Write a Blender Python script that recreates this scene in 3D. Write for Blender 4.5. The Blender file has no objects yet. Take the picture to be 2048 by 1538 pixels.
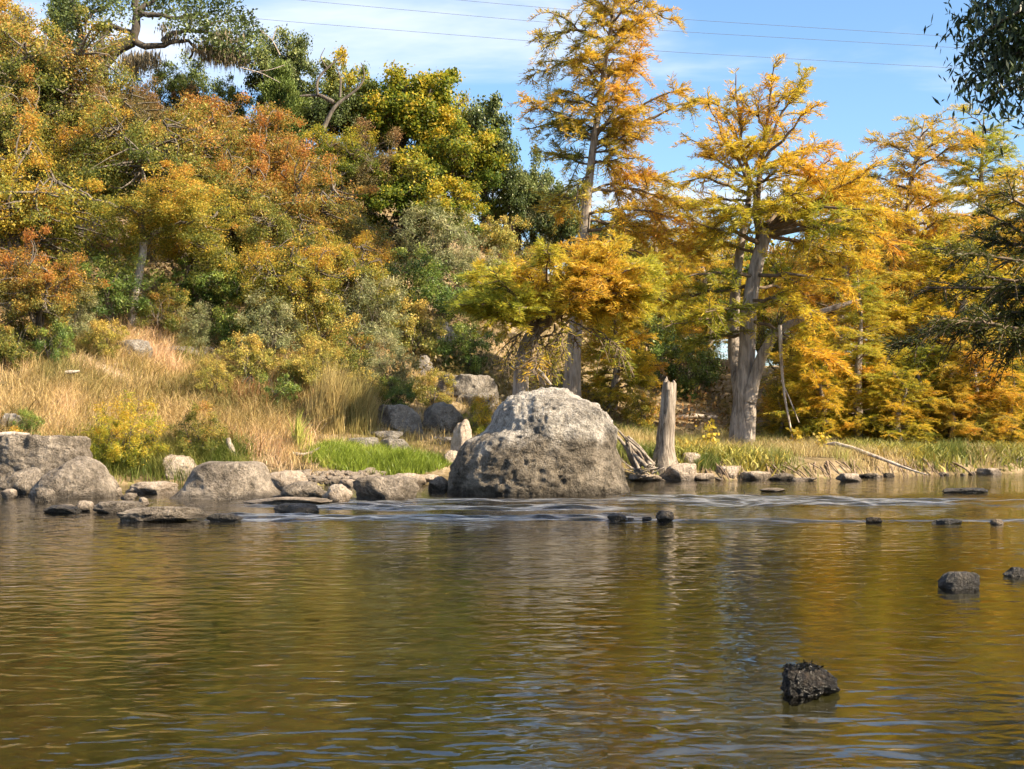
import bpy, bmesh, math
import numpy as np

# ------------------------------------------------------------------ camera, sky, sun, exposure
scene = bpy.context.scene
COL = scene.collection
F = 2844.0           # focal length in photo pixels (50 mm on a 36 mm sensor, 2048 px wide)
HZ = 820.0           # photo row of the horizon
CZ = 1.5             # eye height above the water

cam_d = bpy.data.cameras.new('camera')
cam_d.lens = 50.0; cam_d.sensor_width = 36.0
cam_d.shift_y = (HZ - 769.0) / 2048.0
cam_d.clip_start = 0.1; cam_d.clip_end = 3000.0
cam = bpy.data.objects.new('camera', cam_d); COL.objects.link(cam)
cam.location = (0, 0, CZ); cam.rotation_euler = (math.radians(90), 0, 0)
scene.camera = cam

SUN_EL = 38.0
SUN_AZ = 117.0       # degrees clockwise from +Y (the view direction): from the right
sd = (math.sin(math.radians(SUN_AZ)) * math.cos(math.radians(SUN_EL)),
      math.cos(math.radians(SUN_AZ)) * math.cos(math.radians(SUN_EL)), math.sin(math.radians(SUN_EL)))
sun_d = bpy.data.lights.new('sun', 'SUN'); sun_d.energy = 5.0; sun_d.angle = math.radians(0.53)
sun_d.color = (1.0, 0.85, 0.62)
sun = bpy.data.objects.new('sun', sun_d); COL.objects.link(sun)
from mathutils import Vector
sun.rotation_euler = Vector(sd).to_track_quat('Z', 'Y').to_euler()
sun.location = (30, 0, 40)

world = bpy.data.worlds.new('World'); scene.world = world; world.use_nodes = True
nt = world.node_tree; nt.nodes.clear()
def N(tree, typ, **kw):
    n = tree.nodes.new(typ)
    for k, v in kw.items():
        if k.startswith('i_'):
            n.inputs[k[2:].replace('_', ' ')].default_value = v
        else:
            setattr(n, k, v)
    return n
sky = N(nt, 'ShaderNodeTexSky', sky_type='NISHITA', sun_disc=False)
sky.sun_elevation = math.radians(SUN_EL); sky.sun_rotation = math.radians(SUN_AZ)
sky.altitude = 300; sky.air_density = 1.0; sky.dust_density = 1.1; sky.ozone_density = 2.2
tc = N(nt, 'ShaderNodeTexCoord')
sep = N(nt, 'ShaderNodeSeparateXYZ'); nt.links.new(tc.outputs['Generated'], sep.inputs[0])
zc = N(nt, 'ShaderNodeMath', operation='MAXIMUM'); zc.inputs[1].default_value = 0.03; nt.links.new(sep.outputs[2], zc.inputs[0])
dx = N(nt, 'ShaderNodeMath', operation='DIVIDE'); nt.links.new(sep.outputs[0], dx.inputs[0]); nt.links.new(zc.outputs[0], dx.inputs[1])
dy = N(nt, 'ShaderNodeMath', operation='DIVIDE'); nt.links.new(sep.outputs[1], dy.inputs[0]); nt.links.new(zc.outputs[0], dy.inputs[1])
cmb = N(nt, 'ShaderNodeCombineXYZ'); nt.links.new(dx.outputs[0], cmb.inputs[0]); nt.links.new(dy.outputs[0], cmb.inputs[1])
mp = N(nt, 'ShaderNodeMapping'); nt.links.new(cmb.outputs[0], mp.inputs[0])
mp.inputs['Location'].default_value = (1.7, 0.35, 0); mp.inputs['Rotation'].default_value = (0, 0, math.radians(-14)); mp.inputs['Scale'].default_value = (0.38, 0.75, 1)
cn = N(nt, 'ShaderNodeTexNoise', i_Scale=0.9, i_Detail=7.0, i_Roughness=0.56, i_Distortion=0.5); nt.links.new(mp.outputs[0], cn.inputs['Vector'])
cr = N(nt, 'ShaderNodeMapRange', interpolation_type='SMOOTHSTEP'); nt.links.new(cn.outputs['Fac'], cr.inputs[0])
cr.inputs[1].default_value = 0.43; cr.inputs[2].default_value = 0.68; cr.inputs[3].default_value = 0.0; cr.inputs[4].default_value = 0.85
cmix = N(nt, 'ShaderNodeMix', data_type='RGBA'); nt.links.new(cr.outputs[0], cmix.inputs[0])
tintn = N(nt, 'ShaderNodeMix', data_type='RGBA', blend_type='MULTIPLY'); tintn.inputs[0].default_value = 1.0
nt.links.new(sky.outputs[0], tintn.inputs[6]); tintn.inputs[7].default_value = (0.83, 0.98, 1.08, 1)
nt.links.new(tintn.outputs[2], cmix.inputs[6]); cmix.inputs[7].default_value = (5.4, 5.6, 6.1, 1)
bg = N(nt, 'ShaderNodeBackground', i_Strength=0.085); nt.links.new(cmix.outputs[2], bg.inputs[0])
wo = N(nt, 'ShaderNodeOutputWorld'); nt.links.new(bg.outputs[0], wo.inputs[0])

vs = scene.view_settings; vs.view_transform = 'Standard'; vs.look = 'None'; vs.exposure = 1.42; vs.gamma = 1.0; vs.use_curve_mapping = False
cy = scene.cycles
cy.use_denoising = True; cy.use_adaptive_sampling = True; cy.adaptive_threshold = 0.03; cy.max_bounces = 5; cy.diffuse_bounces = 3; cy.glossy_bounces = 3; cy.transmission_bounces = 4; cy.transparent_max_bounces = 8
cy.caustics_reflective = False; cy.caustics_refractive = False; cy.sample_clamp_indirect = 6.0

# ------------------------------------------------------------------ helpers
def P(px, py, Y): return np.array([(px - 1024.0) / F * Y, Y, CZ + (HZ - py) / F * Y])

def _hash(ix, iy, iz, seed):
    h = (ix * 374761393 + iy * 668265263 + iz * 2147483647 + seed * 1274126177) & 0xffffffff
    h = ((h ^ (h >> 13)) * 1274126177) & 0xffffffff
    h = h ^ (h >> 16)
    return (h & 0xffff) / 65535.0
def vnoise(p, seed=0):
    p = np.asarray(p, float); i = np.floor(p).astype(np.int64); f = p - i
    u = f * f * f * (f * (f * 6 - 15) + 10)
    r = 0
    for a in (0, 1):
        for b in (0, 1):
            for c in (0, 1):
                w = (u[..., 0] if a else 1 - u[..., 0]) * (u[..., 1] if b else 1 - u[..., 1]) * (u[..., 2] if c else 1 - u[..., 2])
                r = r + w * _hash(i[..., 0] + a, i[..., 1] + b, i[..., 2] + c, seed)
    return r * 2 - 1
def fbm(p, o=4, seed=0, g=0.5):
    p = np.asarray(p, float); a, s, t = 1.0, 0, 0
    for k in range(o):
        s = s + a * vnoise(p, seed + 17 * k); t += a; p = p * 2.03 + 5.3; a *= g
    return s / t
def nrm(v): return v / np.maximum(np.linalg.norm(v, axis=-1, keepdims=True), 1e-9)
def sstep(a, b, x):
    t = np.clip((x - a) / (b - a), 0, 1); return t * t * (3 - 2 * t)

def mesh(name, V, Fc, tint=None, mat=None, smooth=False, rnd=None):
    V = np.asarray(V, np.float32); me = bpy.data.meshes.new(name)
    groups = Fc if isinstance(Fc, list) else [Fc]
    groups = [np.asarray(g, np.int32) for g in groups if len(g)]
    nl = sum(g.size for g in groups); nf = sum(len(g) for g in groups)
    me.vertices.add(len(V)); me.vertices.foreach_set('co', V.ravel())
    me.loops.add(nl); me.polygons.add(nf)
    me.loops.foreach_set('vertex_index', np.concatenate([g.ravel() for g in groups]))
    tot = np.concatenate([np.full(len(g), g.shape[1], np.int32) for g in groups])
    st = np.concatenate([[0], np.cumsum(tot)[:-1]]).astype(np.int32)
    me.polygons.foreach_set('loop_start', st); me.polygons.foreach_set('loop_total', tot)
    if smooth: me.polygons.foreach_set('use_smooth', np.ones(nf, bool))
    for nm, arr in (('tint', tint), ('rnd', rnd)):
        if arr is not None:
            at = me.attributes.new(nm, 'FLOAT', 'POINT'); at.data.foreach_set('value', np.asarray(arr, np.float32))
    if mat: me.materials.append(mat)
    me.update(calc_edges=True); return me
def link(name, me, parent=None, loc=None):
    o = bpy.data.objects.new(name, me); COL.objects.link(o)
    if parent: o.parent = parent
    if loc is not None: o.location = loc
    return o
def tag(o, label=None, cat=None, group=None, kind=None):
    if label: o['label'] = label
    if cat: o['category'] = cat
    if group: o['group'] = group
    if kind: o['kind'] = kind
    return o
def empty(name, loc, label, cat, group=None, rz=0, sc=1.0):
    o = bpy.data.objects.new(name, None); COL.objects.link(o); o.empty_display_size = 0.2
    o.location = loc; o.rotation_euler[2] = rz; o.scale = (sc, sc, sc) if np.isscalar(sc) else sc
    return tag(o, label, cat, group)

class MB:
    """collects geometry of one part"""
    def __init__(s): s.V = []; s.Q = []; s.T = []; s.n = 0; s.tint = []; s.rnd = []
    def add(s, V, Q=None, T=None, tint=0.5, rnd=0.5):
        V = np.asarray(V).reshape(-1, 3); m = len(V)
        if Q is not None and len(Q): s.Q.append(np.asarray(Q) + s.n)
        if T is not None and len(T): s.T.append(np.asarray(T) + s.n)
        s.V.append(V); s.n += m
        s.tint.append(np.broadcast_to(np.asarray(tint, float), (m,)).copy()); s.rnd.append(np.broadcast_to(np.asarray(rnd, float), (m,)).copy())
    def tubes(s, Pn, R, k=5, tint=0.5, cap=True):
        Pn = np.asarray(Pn, float); R = np.asarray(R, float)
        if Pn.ndim == 2: Pn = Pn[None]; R = R[None]
        n, m, _ = Pn.shape
        T = nrm(np.gradient(Pn, axis=1)); mean = nrm(Pn[:, -1] - Pn[:, 0])
        ref = np.where(np.abs(mean[:, 2:3]) > 0.75, np.array([[0., 1., 0.]]), np.array([[0., 0., 1.]]))[:, None, :]
        S = nrm(np.cross(T, np.broadcast_to(ref, T.shape))); U = np.cross(S, T)
        a = np.arange(k) * 2 * math.pi / k
        ring = Pn[:, :, None, :] + R[:, :, None, None] * (np.cos(a)[None, None, :, None] * S[:, :, None, :] + np.sin(a)[None, None, :, None] * U[:, :, None, :])
        idx = np.arange(n * m * k).reshape(n, m, k)
        A = idx[:, :-1, :]; B = np.roll(A, -1, axis=2); D = idx[:, 1:, :]; E = np.roll(D, -1, axis=2)
        Q = np.stack([A, B, E, D], -1).reshape(-1, 4)
        s.add(ring.reshape(-1, 3), Q, tint=tint)
    def leaves(s, C, U, W, L, Wd, tint, rnd):
        """rhombic leaf: base C, along U, across W"""
        L = np.asarray(L)[:, None]; Wd = np.asarray(Wd)[:, None]
        V = np.stack([C, C + U * L * 0.45 + W * Wd * 0.5, C + U * L, C + U * L * 0.45 - W * Wd * 0.5], 1)
        n = len(C); Q = np.arange(4 * n).reshape(n, 4)
        s.add(V.reshape(-1, 3), Q, tint=np.repeat(tint, 4), rnd=np.repeat(rnd, 4))
    def mesh(s, name, mat=None, smooth=False):
        g = []
        if s.Q: g.append(np.concatenate(s.Q))
        if s.T: g.append(np.concatenate(s.T))
        return mesh(name, np.concatenate(s.V), g, np.concatenate(s.tint), mat, smooth, np.concatenate(s.rnd))

def bez(p, n):
    """smooth resample of control points to n points"""
    p = np.asarray(p, float); d = np.concatenate([[0], np.cumsum(np.linalg.norm(np.diff(p, axis=0), axis=1))]); d /= d[-1]
    t = np.linspace(0, 1, n); q = np.stack([np.interp(t, d, p[:, k]) for k in range(p.shape[1])], 1)
    for _ in range(2):
        r = q.copy(); r[1:-1] = 0.25 * q[:-2] + 0.5 * q[1:-1] + 0.25 * q[2:]; q = r
    return q

# ------------------------------------------------------------------ materials
def newmat(name):
    m = bpy.data.materials.new(name); m.use_nodes = True; t = m.node_tree; t.nodes.clear()
    o = N(t, 'ShaderNodeOutputMaterial'); return m, t, o
def ramp(t, src, stops):
    r = N(t, 'ShaderNodeValToRGB'); e = r.color_ramp.elements
    while len(e) < len(stops): e.new(0.5)
    for k, (p, c) in enumerate(stops): e[k].position = p; e[k].color = (*c, 1)
    t.links.new(src, r.inputs[0]); return r.outputs[0]
def mix(t, fac, a, b, mode='MIX'):
    m = N(t, 'ShaderNodeMix', data_type='RGBA', blend_type=mode)
    for k, v in ((0, fac), (6, a), (7, b)):
        if isinstance(v, bpy.types.NodeSocket): t.links.new(v, m.inputs[k])
        else: m.inputs[k].default_value = v if k == 0 else (*v, 1)
    return m.outputs[2]
def math_(t, op, a, b=0.0, clamp=False):
    m = N(t, 'ShaderNodeMath', operation=op, use_clamp=clamp)
    for k, v in ((0, a), (1, b)):
        if isinstance(v, bpy.types.NodeSocket): t.links.new(v, m.inputs[k])
        else: m.inputs[k].default_value = v
    return m.outputs[0]
def noise(t, vec, scale, detail=4, rough=0.55, dist=0.0):
    n = N(t, 'ShaderNodeTexNoise', i_Scale=scale, i_Detail=detail, i_Roughness=rough, i_Distortion=dist)
    t.links.new(vec, n.inputs['Vector']); return n.outputs['Fac']
def attr(t, nm):
    a = N(t, 'ShaderNodeAttribute', attribute_name=nm); return a.outputs['Fac']
def mapped(t, vec, scale):
    m = N(t, 'ShaderNodeMapping'); m.inputs['Scale'].default_value = scale; t.links.new(vec, m.inputs[0]); return m.outputs[0]

def leaf_mat(name, stops, trans=0.5, rough=0.5, vary=0.5):
    m, t, o = newmat(name)
    c = ramp(t, attr(t, 'tint'), stops)
    v = math_(t, 'ADD', math_(t, 'MULTIPLY', attr(t, 'rnd'), vary), 1.0 - vary * 0.5)
    cm = N(t, 'ShaderNodeCombineColor'); [t.links.new(v, cm.inputs[k]) for k in range(3)]
    c = mix(t, 1.0, c, cm.outputs[0], 'MULTIPLY')
    p = N(t, 'ShaderNodeBsdfPrincipled', i_Roughness=rough); p.inputs['Specular IOR Level'].default_value = 0.35
    t.links.new(c, p.inputs['Base Color'])
    tr = N(t, 'ShaderNodeBsdfTranslucent'); t.links.new(c, tr.inputs[0])
    ms = N(t, 'ShaderNodeMixShader'); ms.inputs[0].default_value = trans
    t.links.new(p.outputs[0], ms.inputs[1]); t.links.new(tr.outputs[0], ms.inputs[2]); t.links.new(ms.outputs[0], o.inputs[0])
    return m
def bark_mat(name, dark, light, zs=0.12, scale=14, bump=0.6):
    m, t, o = newmat(name); g = N(t, 'ShaderNodeTexCoord').outputs['Object']
    v = mapped(t, g, (1, 1, zs)); f = noise(t, v, scale, 6, 0.65, 0.6); f2 = noise(t, g, 1.3, 3)
    c = ramp(t, math_(t, 'ADD', math_(t, 'MULTIPLY', f, 0.75), math_(t, 'MULTIPLY', f2, 0.25)), [(0.36, dark), (0.62, light)])
    p = N(t, 'ShaderNodeBsdfPrincipled', i_Roughness=0.9); p.inputs['Specular IOR Level'].default_value = 0.15
    t.links.new(c, p.inputs['Base Color'])
    b = N(t, 'ShaderNodeBump', i_Strength=bump, i_Distance=0.05); t.links.new(f, b.inputs['Height']); t.links.new(b.outputs[0], p.inputs['Normal'])
    t.links.new(p.outputs[0], o.inputs[0]); return m
def rock_mat(name, dark, mid, light, wet=True, pits=1.0, lich=0.5, stain_shade=0.0, dry=0.85):
    m, t, o = newmat(name); g = N(t, 'ShaderNodeTexCoord').outputs['Object']
    f = noise(t, g, 1.6, 5, 0.6, 0.3); f2 = noise(t, g, 9, 6, 0.7); f3 = noise(t, g, 38, 4, 0.7)
    s = math_(t, 'ADD', math_(t, 'MULTIPLY', f, 0.45), math_(t, 'ADD', math_(t, 'MULTIPLY', f2, 0.35), math_(t, 'MULTIPLY', f3, 0.2)))
    c = ramp(t, s, [(0.38, dark), (0.475, mid), (0.58, light)])
    vo = N(t, 'ShaderNodeTexVoronoi', i_Scale=11.0); t.links.new(g, vo.inputs['Vector'])
    lf = math_(t, 'MULTIPLY', math_(t, 'GREATER_THAN', noise(t, g, 22, 3, 0.6), 0.62), lich)
    c = mix(t, lf, c, (0.52, 0.5, 0.47))
    if wet:
        ge = N(t, 'ShaderNodeNewGeometry'); sx = N(t, 'ShaderNodeSeparateXYZ'); t.links.new(ge.outputs['Position'], sx.inputs[0])
        h = math_(t, 'ADD', sx.outputs[2], math_(t, 'MULTIPLY', math_(t, 'SUBTRACT', noise(t, g, 5, 3), 0.5), 0.16))
        mr = N(t, 'ShaderNodeMapRange', interpolation_type='SMOOTHSTEP'); t.links.new(h, mr.inputs[0])
        mr.inputs[1].default_value = 0.04; mr.inputs[2].default_value = 0.16; mr.inputs[3].default_value = 0.42; mr.inputs[4].default_value = 1.0
        cc = N(t, 'ShaderNodeCombineColor'); [t.links.new(mr.outputs[0], cc.inputs[k]) for k in range(3)]
        c = mix(t, 1.0, c, cc.outputs[0], 'MULTIPLY')
        if stain_shade:
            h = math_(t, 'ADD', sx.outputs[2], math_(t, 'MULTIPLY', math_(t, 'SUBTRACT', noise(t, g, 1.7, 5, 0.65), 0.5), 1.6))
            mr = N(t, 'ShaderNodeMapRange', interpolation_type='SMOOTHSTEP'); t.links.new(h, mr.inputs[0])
            mr.inputs[1].default_value = 0.7; mr.inputs[2].default_value = 1.15; mr.inputs[3].default_value = stain_shade; mr.inputs[4].default_value = 0.0
            c = mix(t, mr.outputs[0], c, mix(t, 1.0, c, (0.44, 0.39, 0.32), 'MULTIPLY'))  # river stain, with shade of the boulder's lower front painted into the colour
    p = N(t, 'ShaderNodeBsdfPrincipled', i_Roughness=dry); p.inputs['Specular IOR Level'].default_value = 0.2 if dry > .6 else 0.5
    t.links.new(c, p.inputs['Base Color'])
    pit = N(t, 'ShaderNodeMapRange'); t.links.new(vo.outputs['Distance'], pit.inputs[0]); pit.inputs[1].default_value = 0.0; pit.inputs[2].default_value = 0.35
    hh = math_(t, 'ADD', math_(t, 'MULTIPLY', f2, 1.2), math_(t, 'ADD', math_(t, 'MULTIPLY', f3, 0.55), math_(t, 'MULTIPLY', pit.outputs[0], 0.25 * pits)))
    b = N(t, 'ShaderNodeBump', i_Strength=1.0, i_Distance=0.10); t.links.new(hh, b.inputs['Height']); t.links.new(b.outputs[0], p.inputs['Normal'])
    t.links.new(p.outputs[0], o.inputs[0]); return m

M = {}
M['rock_boulder'] = rock_mat('boulder limestone', (0.075, 0.068, 0.06), (0.29, 0.255, 0.215), (0.62, 0.555, 0.475), lich=0.6, stain_shade=0.85)
M['rock_grey'] = rock_mat('grey limestone', (0.07, 0.055, 0.04), (0.21, 0.17, 0.13), (0.45, 0.37, 0.29), lich=0.15)
M['rock_tan'] = rock_mat('pale tan limestone', (0.24, 0.175, 0.12), (0.48, 0.38, 0.29), (0.68, 0.56, 0.45), lich=0.1)
M['rock_hill'] = rock_mat('weathered hill limestone', (0.10, 0.09, 0.075), (0.23, 0.20, 0.17), (0.42, 0.37, 0.31), wet=False, lich=0.35)
M['rock_ledge'] = rock_mat('pink ledge limestone', (0.22, 0.14, 0.09), (0.42, 0.29, 0.2), (0.58, 0.44, 0.33), wet=False, lich=0.1)
M['rock_wet'] = rock_mat('wet dark stone', (0.03, 0.026, 0.02), (0.085, 0.07, 0.055), (0.19, 0.155, 0.125), lich=0.05, dry=0.45)
M['rock_black'] = rock_mat('wet black stone', (0.012, 0.010, 0.008), (0.035, 0.027, 0.02), (0.11, 0.08, 0.055), lich=0.0, dry=0.38)
M['moss_black'] = leaf_mat('black wet weed', [(0.0, (0.006, 0.006, 0.004)), (1.0, (0.02, 0.018, 0.01))], 0.1, 0.3)
M['bark_cypress'] = bark_mat('cypress bark', (0.13, 0.105, 0.085), (0.42, 0.36, 0.31))
M['bark_oak'] = bark_mat('oak bark', (0.035, 0.03, 0.025), (0.12, 0.10, 0.08), 0.3)
M['bark_elm'] = bark_mat('elm bark', (0.06, 0.05, 0.04), (0.21, 0.175, 0.14), 0.3)
M['bark_pale'] = bark_mat('pale elm bark', (0.2, 0.17, 0.14), (0.46, 0.40, 0.34), 0.3)
M['twig'] = bark_mat('twig bark', (0.09, 0.065, 0.045), (0.2, 0.15, 0.105), 1, 6, 0)
M['deadwood'] = bark_mat('bleached dead wood', (0.17, 0.125, 0.095), (0.62, 0.53, 0.44), 0.1, 13)
M['stump'] = bark_mat('weathered stump wood', (0.07, 0.05, 0.035), (0.42, 0.35, 0.28), 0.09, 18, 1.0)
M['root'] = bark_mat('brown root wood', (0.10, 0.065, 0.04), (0.36, 0.26, 0.18), 0.3, 10)

M['cyp_gold'] = leaf_mat('cypress gold', [(0.0, (0.15, 0.19, 0.025)), (0.3, (0.46, 0.41, 0.04)), (0.6, (0.74, 0.51, 0.045)), (1.0, (0.66, 0.32, 0.04))])
M['cyp_rust'] = leaf_mat('cypress rust', [(0.0, (0.18, 0.20, 0.04)), (0.3, (0.50, 0.40, 0.05)), (0.6, (0.70, 0.43, 0.045)), (1.0, (0.60, 0.25, 0.04))])
M['cyp_green'] = leaf_mat('cypress yellow green', [(0.0, (0.13, 0.18, 0.025)), (0.4, (0.44, 0.43, 0.05)), (0.72, (0.66, 0.48, 0.05)), (1.0, (0.63, 0.37, 0.05))])
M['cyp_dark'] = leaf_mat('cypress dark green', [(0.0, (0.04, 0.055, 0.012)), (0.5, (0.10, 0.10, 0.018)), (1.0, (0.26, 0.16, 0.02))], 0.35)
M['elm_orange'] = leaf_mat('elm orange', [(0.0, (0.14, 0.15, 0.035)), (0.35, (0.31, 0.26, 0.05)), (0.65, (0.47, 0.28, 0.05)), (1.0, (0.48, 0.20, 0.05))], vary=0.9)
M['elm_yellow'] = leaf_mat('elm yellow', [(0.0, (0.14, 0.16, 0.03)), (0.35, (0.33, 0.31, 0.045)), (0.65, (0.56, 0.40, 0.05)), (1.0, (0.55, 0.28, 0.05))], vary=0.9)
M['elm_olive'] = leaf_mat('elm olive', [(0.0, (0.09, 0.12, 0.025)), (0.5, (0.27, 0.27, 0.05)), (0.8, (0.45, 0.34, 0.07)), (1.0, (0.48, 0.24, 0.06))], vary=0.9)
M['elm_brown'] = leaf_mat('elm brown', [(0.0, (0.10, 0.10, 0.03)), (0.5, (0.24, 0.18, 0.06)), (1.0, (0.35, 0.19, 0.08))], vary=0.9)
M['oak_yellow'] = leaf_mat('oak yellow green', [(0.0, (0.07, 0.115, 0.015)), (0.45, (0.21, 0.25, 0.025)), (0.8, (0.44, 0.36, 0.03)), (1.0, (0.55, 0.37, 0.03))], vary=0.8)
M['oak_green'] = leaf_mat('live oak green', [(0.0, (0.05, 0.07, 0.02)), (0.6, (0.13, 0.165, 0.045)), (1.0, (0.25, 0.26, 0.08))], 0.28, 0.38, 0.8)
M['juniper'] = leaf_mat('juniper green', [(0.0, (0.06, 0.09, 0.018)), (0.6, (0.15, 0.20, 0.04)), (1.0, (0.27, 0.30, 0.06))], 0.25, 0.5, 0.6)
M['shrub_green'] = leaf_mat('shrub green', [(0.0, (0.07, 0.12, 0.025)), (0.6, (0.17, 0.24, 0.045)), (1.0, (0.33, 0.35, 0.07))], 0.3, 0.4, 0.8)
M['shrub_grey'] = leaf_mat('shrub grey green', [(0.0, (0.14, 0.16, 0.065)), (0.6, (0.29, 0.30, 0.13)), (1.0, (0.44, 0.39, 0.19))], 0.3, 0.45, 0.8)
M['shrub_gold'] = leaf_mat('shrub gold', [(0.0, (0.17, 0.19, 0.04)), (0.5, (0.42, 0.36, 0.07)), (1.0, (0.60, 0.40, 0.10))], 0.35, 0.5, 0.9)
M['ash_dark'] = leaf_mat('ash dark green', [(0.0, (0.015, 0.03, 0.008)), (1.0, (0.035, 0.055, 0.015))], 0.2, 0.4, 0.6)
M['moss'] = leaf_mat('hanging moss', [(0.0, (0.10, 0.085, 0.05)), (1.0, (0.26, 0.2, 0.12))], 0.2, 0.8, 0.6)
M['grass_gold'] = leaf_mat('dry golden grass', [(0.0, (0.26, 0.22, 0.07)), (0.3, (0.46, 0.33, 0.13)), (0.7, (0.66, 0.48, 0.23)), (1.0, (0.72, 0.50, 0.32))], 0.4, 0.55, 0.7)
M['grass_tan'] = leaf_mat('reedy tan grass', [(0.0, (0.18, 0.18, 0.05)), (0.5, (0.42, 0.32, 0.12)), (1.0, (0.55, 0.39, 0.18))], 0.35, 0.6, 0.6)
M['grass_green'] = leaf_mat('bright green grass', [(0.0, (0.15, 0.20, 0.03)), (0.6, (0.31, 0.38, 0.05)), (1.0, (0.56, 0.52, 0.15))], 0.42, 0.4, 0.4)
M['grass_bank'] = leaf_mat('bank grass', [(0.0, (0.12, 0.16, 0.03)), (0.5, (0.33, 0.31, 0.08)), (1.0, (0.52, 0.40, 0.19))], 0.4, 0.5, 0.6)

# terrain
m, t, o = newmat('earth'); M['earth'] = m
g = N(t, 'ShaderNodeTexCoord').outputs['Object']
f = noise(t, g, 0.8, 6, 0.65); f2 = noise(t, g, 6, 5, 0.7)
c = ramp(t, math_(t, 'ADD', math_(t, 'MULTIPLY', f, 0.6), math_(t, 'MULTIPLY', f2, 0.4)), [(0.36, (0.07, 0.055, 0.03)), (0.5, (0.20, 0.145, 0.075)), (0.62, (0.38, 0.29, 0.19))])
p = N(t, 'ShaderNodeBsdfPrincipled', i_Roughness=0.95); p.inputs['Specular IOR Level'].default_value = 0.1
t.links.new(c, p.inputs['Base Color']); b = N(t, 'ShaderNodeBump', i_Strength=0.8, i_Distance=0.08); t.links.new(f2, b.inputs['Height']); t.links.new(b.outputs[0], p.inputs['Normal'])
t.links.new(p.outputs[0], o.inputs[0])
# river bed
m, t, o = newmat('river bed'); M['bed'] = m
g = N(t, 'ShaderNodeTexCoord').outputs['Object']
vo = N(t, 'ShaderNodeTexVoronoi', i_Scale=3.2); t.links.new(g, vo.inputs['Vector'])
f = noise(t, g, 0.5, 5, 0.6)
c = ramp(t, f, [(0.35, (0.22, 0.19, 0.055)), (0.6, (0.52, 0.44, 0.16))])
c = mix(t, math_(t, 'MULTIPLY', vo.outputs['Distance'], 0.8), mix(t, 0.35, c, (0.24, 0.18, 0.08)), (0.03, 0.025, 0.01))
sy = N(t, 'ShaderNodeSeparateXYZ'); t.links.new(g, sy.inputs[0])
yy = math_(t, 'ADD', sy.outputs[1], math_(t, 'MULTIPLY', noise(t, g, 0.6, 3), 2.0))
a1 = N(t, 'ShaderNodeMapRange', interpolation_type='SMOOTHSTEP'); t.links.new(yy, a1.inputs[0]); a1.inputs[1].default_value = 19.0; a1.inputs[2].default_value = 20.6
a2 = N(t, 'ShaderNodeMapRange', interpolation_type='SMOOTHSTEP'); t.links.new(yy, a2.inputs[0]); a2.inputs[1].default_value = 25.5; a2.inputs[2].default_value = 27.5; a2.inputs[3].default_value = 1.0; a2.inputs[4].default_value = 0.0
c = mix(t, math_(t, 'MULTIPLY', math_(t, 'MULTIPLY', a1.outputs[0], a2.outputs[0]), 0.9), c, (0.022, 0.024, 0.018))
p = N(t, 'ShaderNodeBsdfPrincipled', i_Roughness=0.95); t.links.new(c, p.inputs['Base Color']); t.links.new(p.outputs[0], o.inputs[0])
# water
m, t, o = newmat('river water'); M['water'] = m
g = N(t, 'ShaderNodeTexCoord').outputs['Object']
def wl(scale, rot):
    mm = N(t, 'ShaderNodeMapping'); mm.inputs['Scale'].default_value = scale; mm.inputs['Rotation'].default_value = (0, 0, math.radians(rot)); t.links.new(g, mm.inputs[0]); return mm.outputs[0]
h1 = noise(t, wl((1.0, 1.9, 1), 7), 1.5, 2, 0.5, 0.35)
h2 = noise(t, wl((1.0, 1.6, 1), -9), 4.4, 1, 0.5, 0.4)
h3 = noise(t, wl((1.0, 1.8, 1), 15), 15.0, 2, 0.5, 0.3)
patch = noise(t, g, 0.22, 2, 0.5)
amp = N(t, 'ShaderNodeMapRange'); t.links.new(patch, amp.inputs[0]); amp.inputs[1].default_value = 0.35; amp.inputs[2].default_value = 0.65; amp.inputs[3].default_value = 0.7; amp.inputs[4].default_value = 1.25
hh = math_(t, 'ADD', math_(t, 'MULTIPLY', h1, 0.0085), math_(t, 'ADD', math_(t, 'MULTIPLY', h2, 0.0078), math_(t, 'MULTIPLY', h3, 0.0006)))
hh = math_(t, 'MULTIPLY', hh, amp.outputs[0])
sy = N(t, 'ShaderNodeSeparateXYZ'); t.links.new(g, sy.inputs[0])
nr = N(t, 'ShaderNodeMapRange', interpolation_type='SMOOTHSTEP'); t.links.new(sy.outputs[1], nr.inputs[0]); nr.inputs[1].default_value = 6.0; nr.inputs[2].default_value = 10.5; nr.inputs[3].default_value = 1.7; nr.inputs[4].default_value = 1.0
nf = N(t, 'ShaderNodeMapRange', interpolation_type='SMOOTHSTEP'); t.links.new(sy.outputs[1], nf.inputs[0]); nf.inputs[1].default_value = 10.0; nf.inputs[2].default_value = 19.0; nf.inputs[3].default_value = 1.0; nf.inputs[4].default_value = 1.8
hh = math_(t, 'MULTIPLY', hh, nf.outputs[0])
hh = math_(t, 'ADD', math_(t, 'MULTIPLY', hh, nr.outputs[0]), math_(t, 'MULTIPLY', math_(t, 'MULTIPLY', noise(t, wl((1.0, 1.9, 1), 4), 5.0, 3, 0.55, 0.6), 0.012), attr(t, 'tint')))
b = N(t, 'ShaderNodeBump', i_Strength=1.0, i_Distance=1.0); t.links.new(hh, b.inputs['Height'])
fr = N(t, 'ShaderNodeFresnel', i_IOR=1.33); t.links.new(b.outputs[0], fr.inputs['Normal'])
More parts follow.
